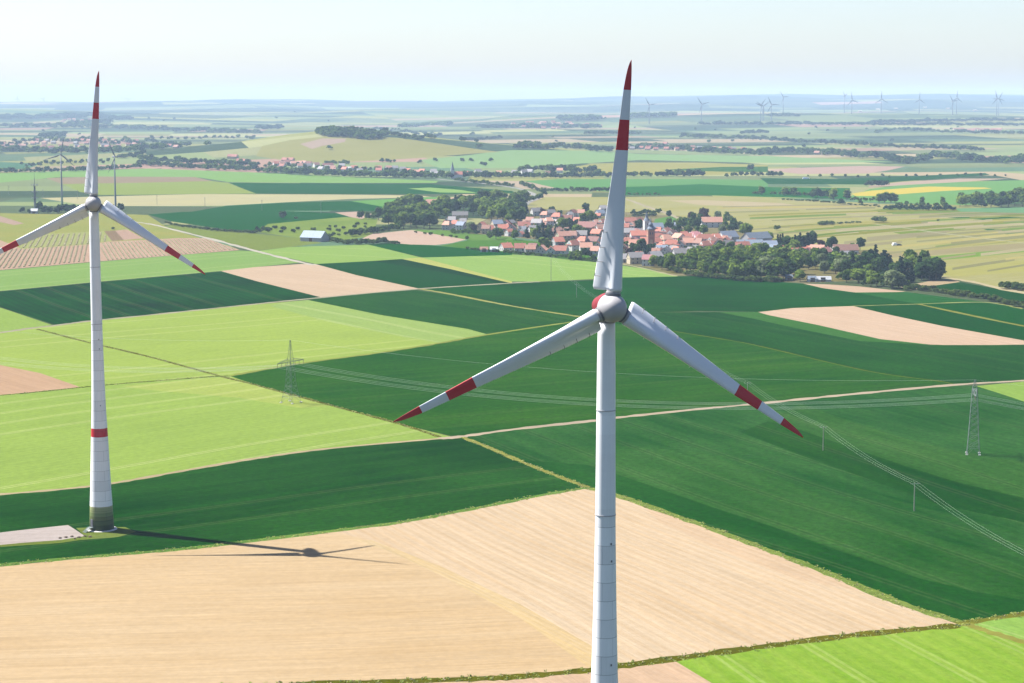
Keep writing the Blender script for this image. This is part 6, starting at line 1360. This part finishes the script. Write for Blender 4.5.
# ---- ragged grass and weeds on the nearer verges
V = []; Fc = []; mi = []; nb = 0; rg = np.random.default_rng(5)
for ln in LINES:
    if ln['name'] not in ('grass_verge', 'grass_ditch') and 'hedge line' not in ln['label'] and 'dark line' not in ln['label']: continue
    P = [U(*q) for q in catmull(ln['pts'], 8)]
    for a, b in zip(P[:-1], P[1:]):
        Lg = (b - a).length; d = (b - a).normalized(); nn = Vector((-d.y, d.x, 0))
        k = int(Lg * 2.2)
        for j in range(min(k, 150)):
            if rg.random() < .25: continue
            w_ = ln['w'] * .62; c = a + d * rg.uniform(0, Lg) + nn * rg.uniform(-w_, w_); h = rg.uniform(.08, .3) * (1.5 if 'ditch' in ln['name'] else 1)
            for q in range(4):
                an = rg.uniform(0, PI); u = np.array([math.cos(an), math.sin(an), 0]); s_ = rg.uniform(.1, .3); o_ = np.array([c.x + rg.uniform(-.5, .5), c.y + rg.uniform(-.5, .5), c.z]); t_ = np.array([rg.uniform(-.4, .4), rg.uniform(-.4, .4), h])
                V += [tuple(o_ - u * s_), tuple(o_ + u * s_), tuple(o_ + u * s_ * .7 + t_), tuple(o_ - u * s_ * .6 + t_ * .9)]; Fc.append((nb, nb + 1, nb + 2, nb + 3)); mi.append(0 if rg.random() < .93 else 1); nb += 4
me = bpy.data.meshes.new('verge_grass'); me.from_pydata(V, [], Fc); me.materials.append(M['verge']); me.materials.append(M['weeds'])
me.polygons.foreach_set('material_index', mi); me.update(); o = bpy.data.objects.new('verge_grass', me); link(o); tag(o, 'ragged tall grass and weeds on the verges between the nearer fields', 'grass', kind='stuff')
print('verge quads', len(Fc))
# ---- vine rows, real foliage walls
def vine_rows(poly, rowpx, spacing, w, h, label, mat):
    a, b = U(*rowpx[0]), U(*rowpx[1]); d = Vector((b.x - a.x, b.y - a.y)).normalized(); n = Vector((-d.y, d.x))
    P = np.array([(U(*q).x, U(*q).y) for q in poly]); s = P @ np.array([n.x, n.y]); t = P @ np.array([d.x, d.y])
    mb = MB(); u = s.min()
    while u < s.max():
        tt = np.arange(t.min(), t.max(), 4.0); pts = np.column_stack([tt * d.x + u * n.x, tt * d.y + u * n.y]); ins = inside(P, pts)
        for i in range(len(tt) - 1):
            if ins[i] and ins[i + 1] and random.random() < .96:
                z = Tz(*pts[i]); ww = w * random.uniform(.7, 1.2) / 2; hh = h * random.uniform(.75, 1.15); q = pts[i]; r = pts[i + 1]
                v = [(q[0] - n.x * ww, q[1] - n.y * ww, z), (q[0] + n.x * ww, q[1] + n.y * ww, z), (r[0] + n.x * ww, r[1] + n.y * ww, z), (r[0] - n.x * ww, r[1] - n.y * ww, z)]
                v += [(x * 1.0, y, z + hh) for x, y, z in v]
                mb.add(v, [(4, 5, 6, 7), (0, 1, 5, 4), (1, 2, 6, 5), (2, 3, 7, 6), (3, 0, 4, 7)])
        u += spacing * random.uniform(.97, 1.03)
    o = mb.build('vine_rows', M[mat], None); tag(o, label, 'vines', kind='stuff')
vine_rows([(-60, 246), (20, 249), (88, 244.5), (88, 261), (0, 269), (-60, 273)], ((10, 268), (22, 249)), 3.9, 1.1, .5, 'rows of vines on the brown plot left of the big left tower', 'vine')
vine_rows([(100, 243), (180, 239), (205, 239), (238, 249.5), (104, 260.5)], ((122, 258), (112, 243)), 3.9, 1.1, .5, 'rows of vines on the brown plot right of the big left tower', 'vine')
vine_rows([(20, 237), (60, 234), (103, 232), (110, 240.5), (88, 244), (20, 248)], ((40, 247), (46, 236)), 5.2, 1.5, .5, 'rows of vines on the yellowish plots behind the brown plot', 'vine')
# ================================================================== CAMERA, LIGHT, AIR
cam = bpy.data.cameras.new('Camera'); co = bpy.data.objects.new('Camera', cam); link(co)
co.location = (0, 0, CAMZ); co.rotation_euler = (PI / 2 - PITCH, 0, 0)
cam.sensor_width = 36; cam.lens = F / CW * 36; cam.clip_start = 1; cam.clip_end = 90000
SC.camera = co
SUN_EL = math.radians(53.3); sd = Vector((70, -33, 0)).normalized()      # way the shadows fall
frm = Vector((-sd.x * math.cos(SUN_EL), -sd.y * math.cos(SUN_EL), math.sin(SUN_EL)))
sl = bpy.data.lights.new('Sun', 'SUN'); sl.energy = SUN_E; sl.angle = math.radians(.53); sl.color = (1, .972, .93)
so = bpy.data.objects.new('Sun', sl); link(so); so.rotation_euler = frm.to_track_quat('Z', 'Y').to_euler(); so.location = (0, 0, 600)
w = bpy.data.worlds.new('World'); SC.world = w; w.use_nodes = True
nt = w.node_tree; nt.nodes.clear()
sky = nt.nodes.new('ShaderNodeTexSky'); sky.sky_type = 'NISHITA'; sky.sun_disc = False
sky.sun_elevation = SUN_EL; sky.sun_rotation = math.atan2(frm.x, frm.y); sky.air_density = 1.0; sky.dust_density = 1.0; sky.ozone_density = 2.0; sky.altitude = 200
bg = nt.nodes.new('ShaderNodeBackground'); bg.inputs[1].default_value = SKY_E
out = nt.nodes.new('ShaderNodeOutputWorld'); tn = nt.nodes.new('ShaderNodeMix'); tn.data_type = 'RGBA'; tn.blend_type = 'MULTIPLY'; tn.inputs[0].default_value = 1; tn.inputs[7].default_value = (1.0, 0.995, 1.08, 1); nt.links.new(sky.outputs[0], tn.inputs[6]); nt.links.new(tn.outputs[2], bg.inputs[0]); nt.links.new(bg.outputs[0], out.inputs[0])
mb = MB(); mb.box(-9100, 9100, -1000, 24600, -22, 265)
m = bpy.data.materials.new('haze_air'); m.use_nodes = True; n2 = m.node_tree; n2.nodes.clear()
pv = n2.nodes.new('ShaderNodeVolumePrincipled'); pv.inputs['Density'].default_value = HAZE; pv.inputs['Color'].default_value = HAZE_C; pv.inputs['Anisotropy'].default_value = HAZE_G
oo = n2.nodes.new('ShaderNodeOutputMaterial'); n2.links.new(pv.outputs[0], oo.inputs['Volume'])
hz = mb.build('haze', m); tag(hz, 'pale blue haze filling the air over the whole plain', 'haze', kind='stuff')
SC.view_settings.view_transform = 'Standard'; SC.view_settings.look = 'None'; SC.view_settings.gamma = 1; SC.view_settings.exposure = EXPO; SC.view_settings.use_curve_mapping = False
SC.cycles.max_bounces = 6; SC.cycles.diffuse_bounces = 2; SC.cycles.volume_bounces = 0; SC.cycles.transparent_max_bounces = 8
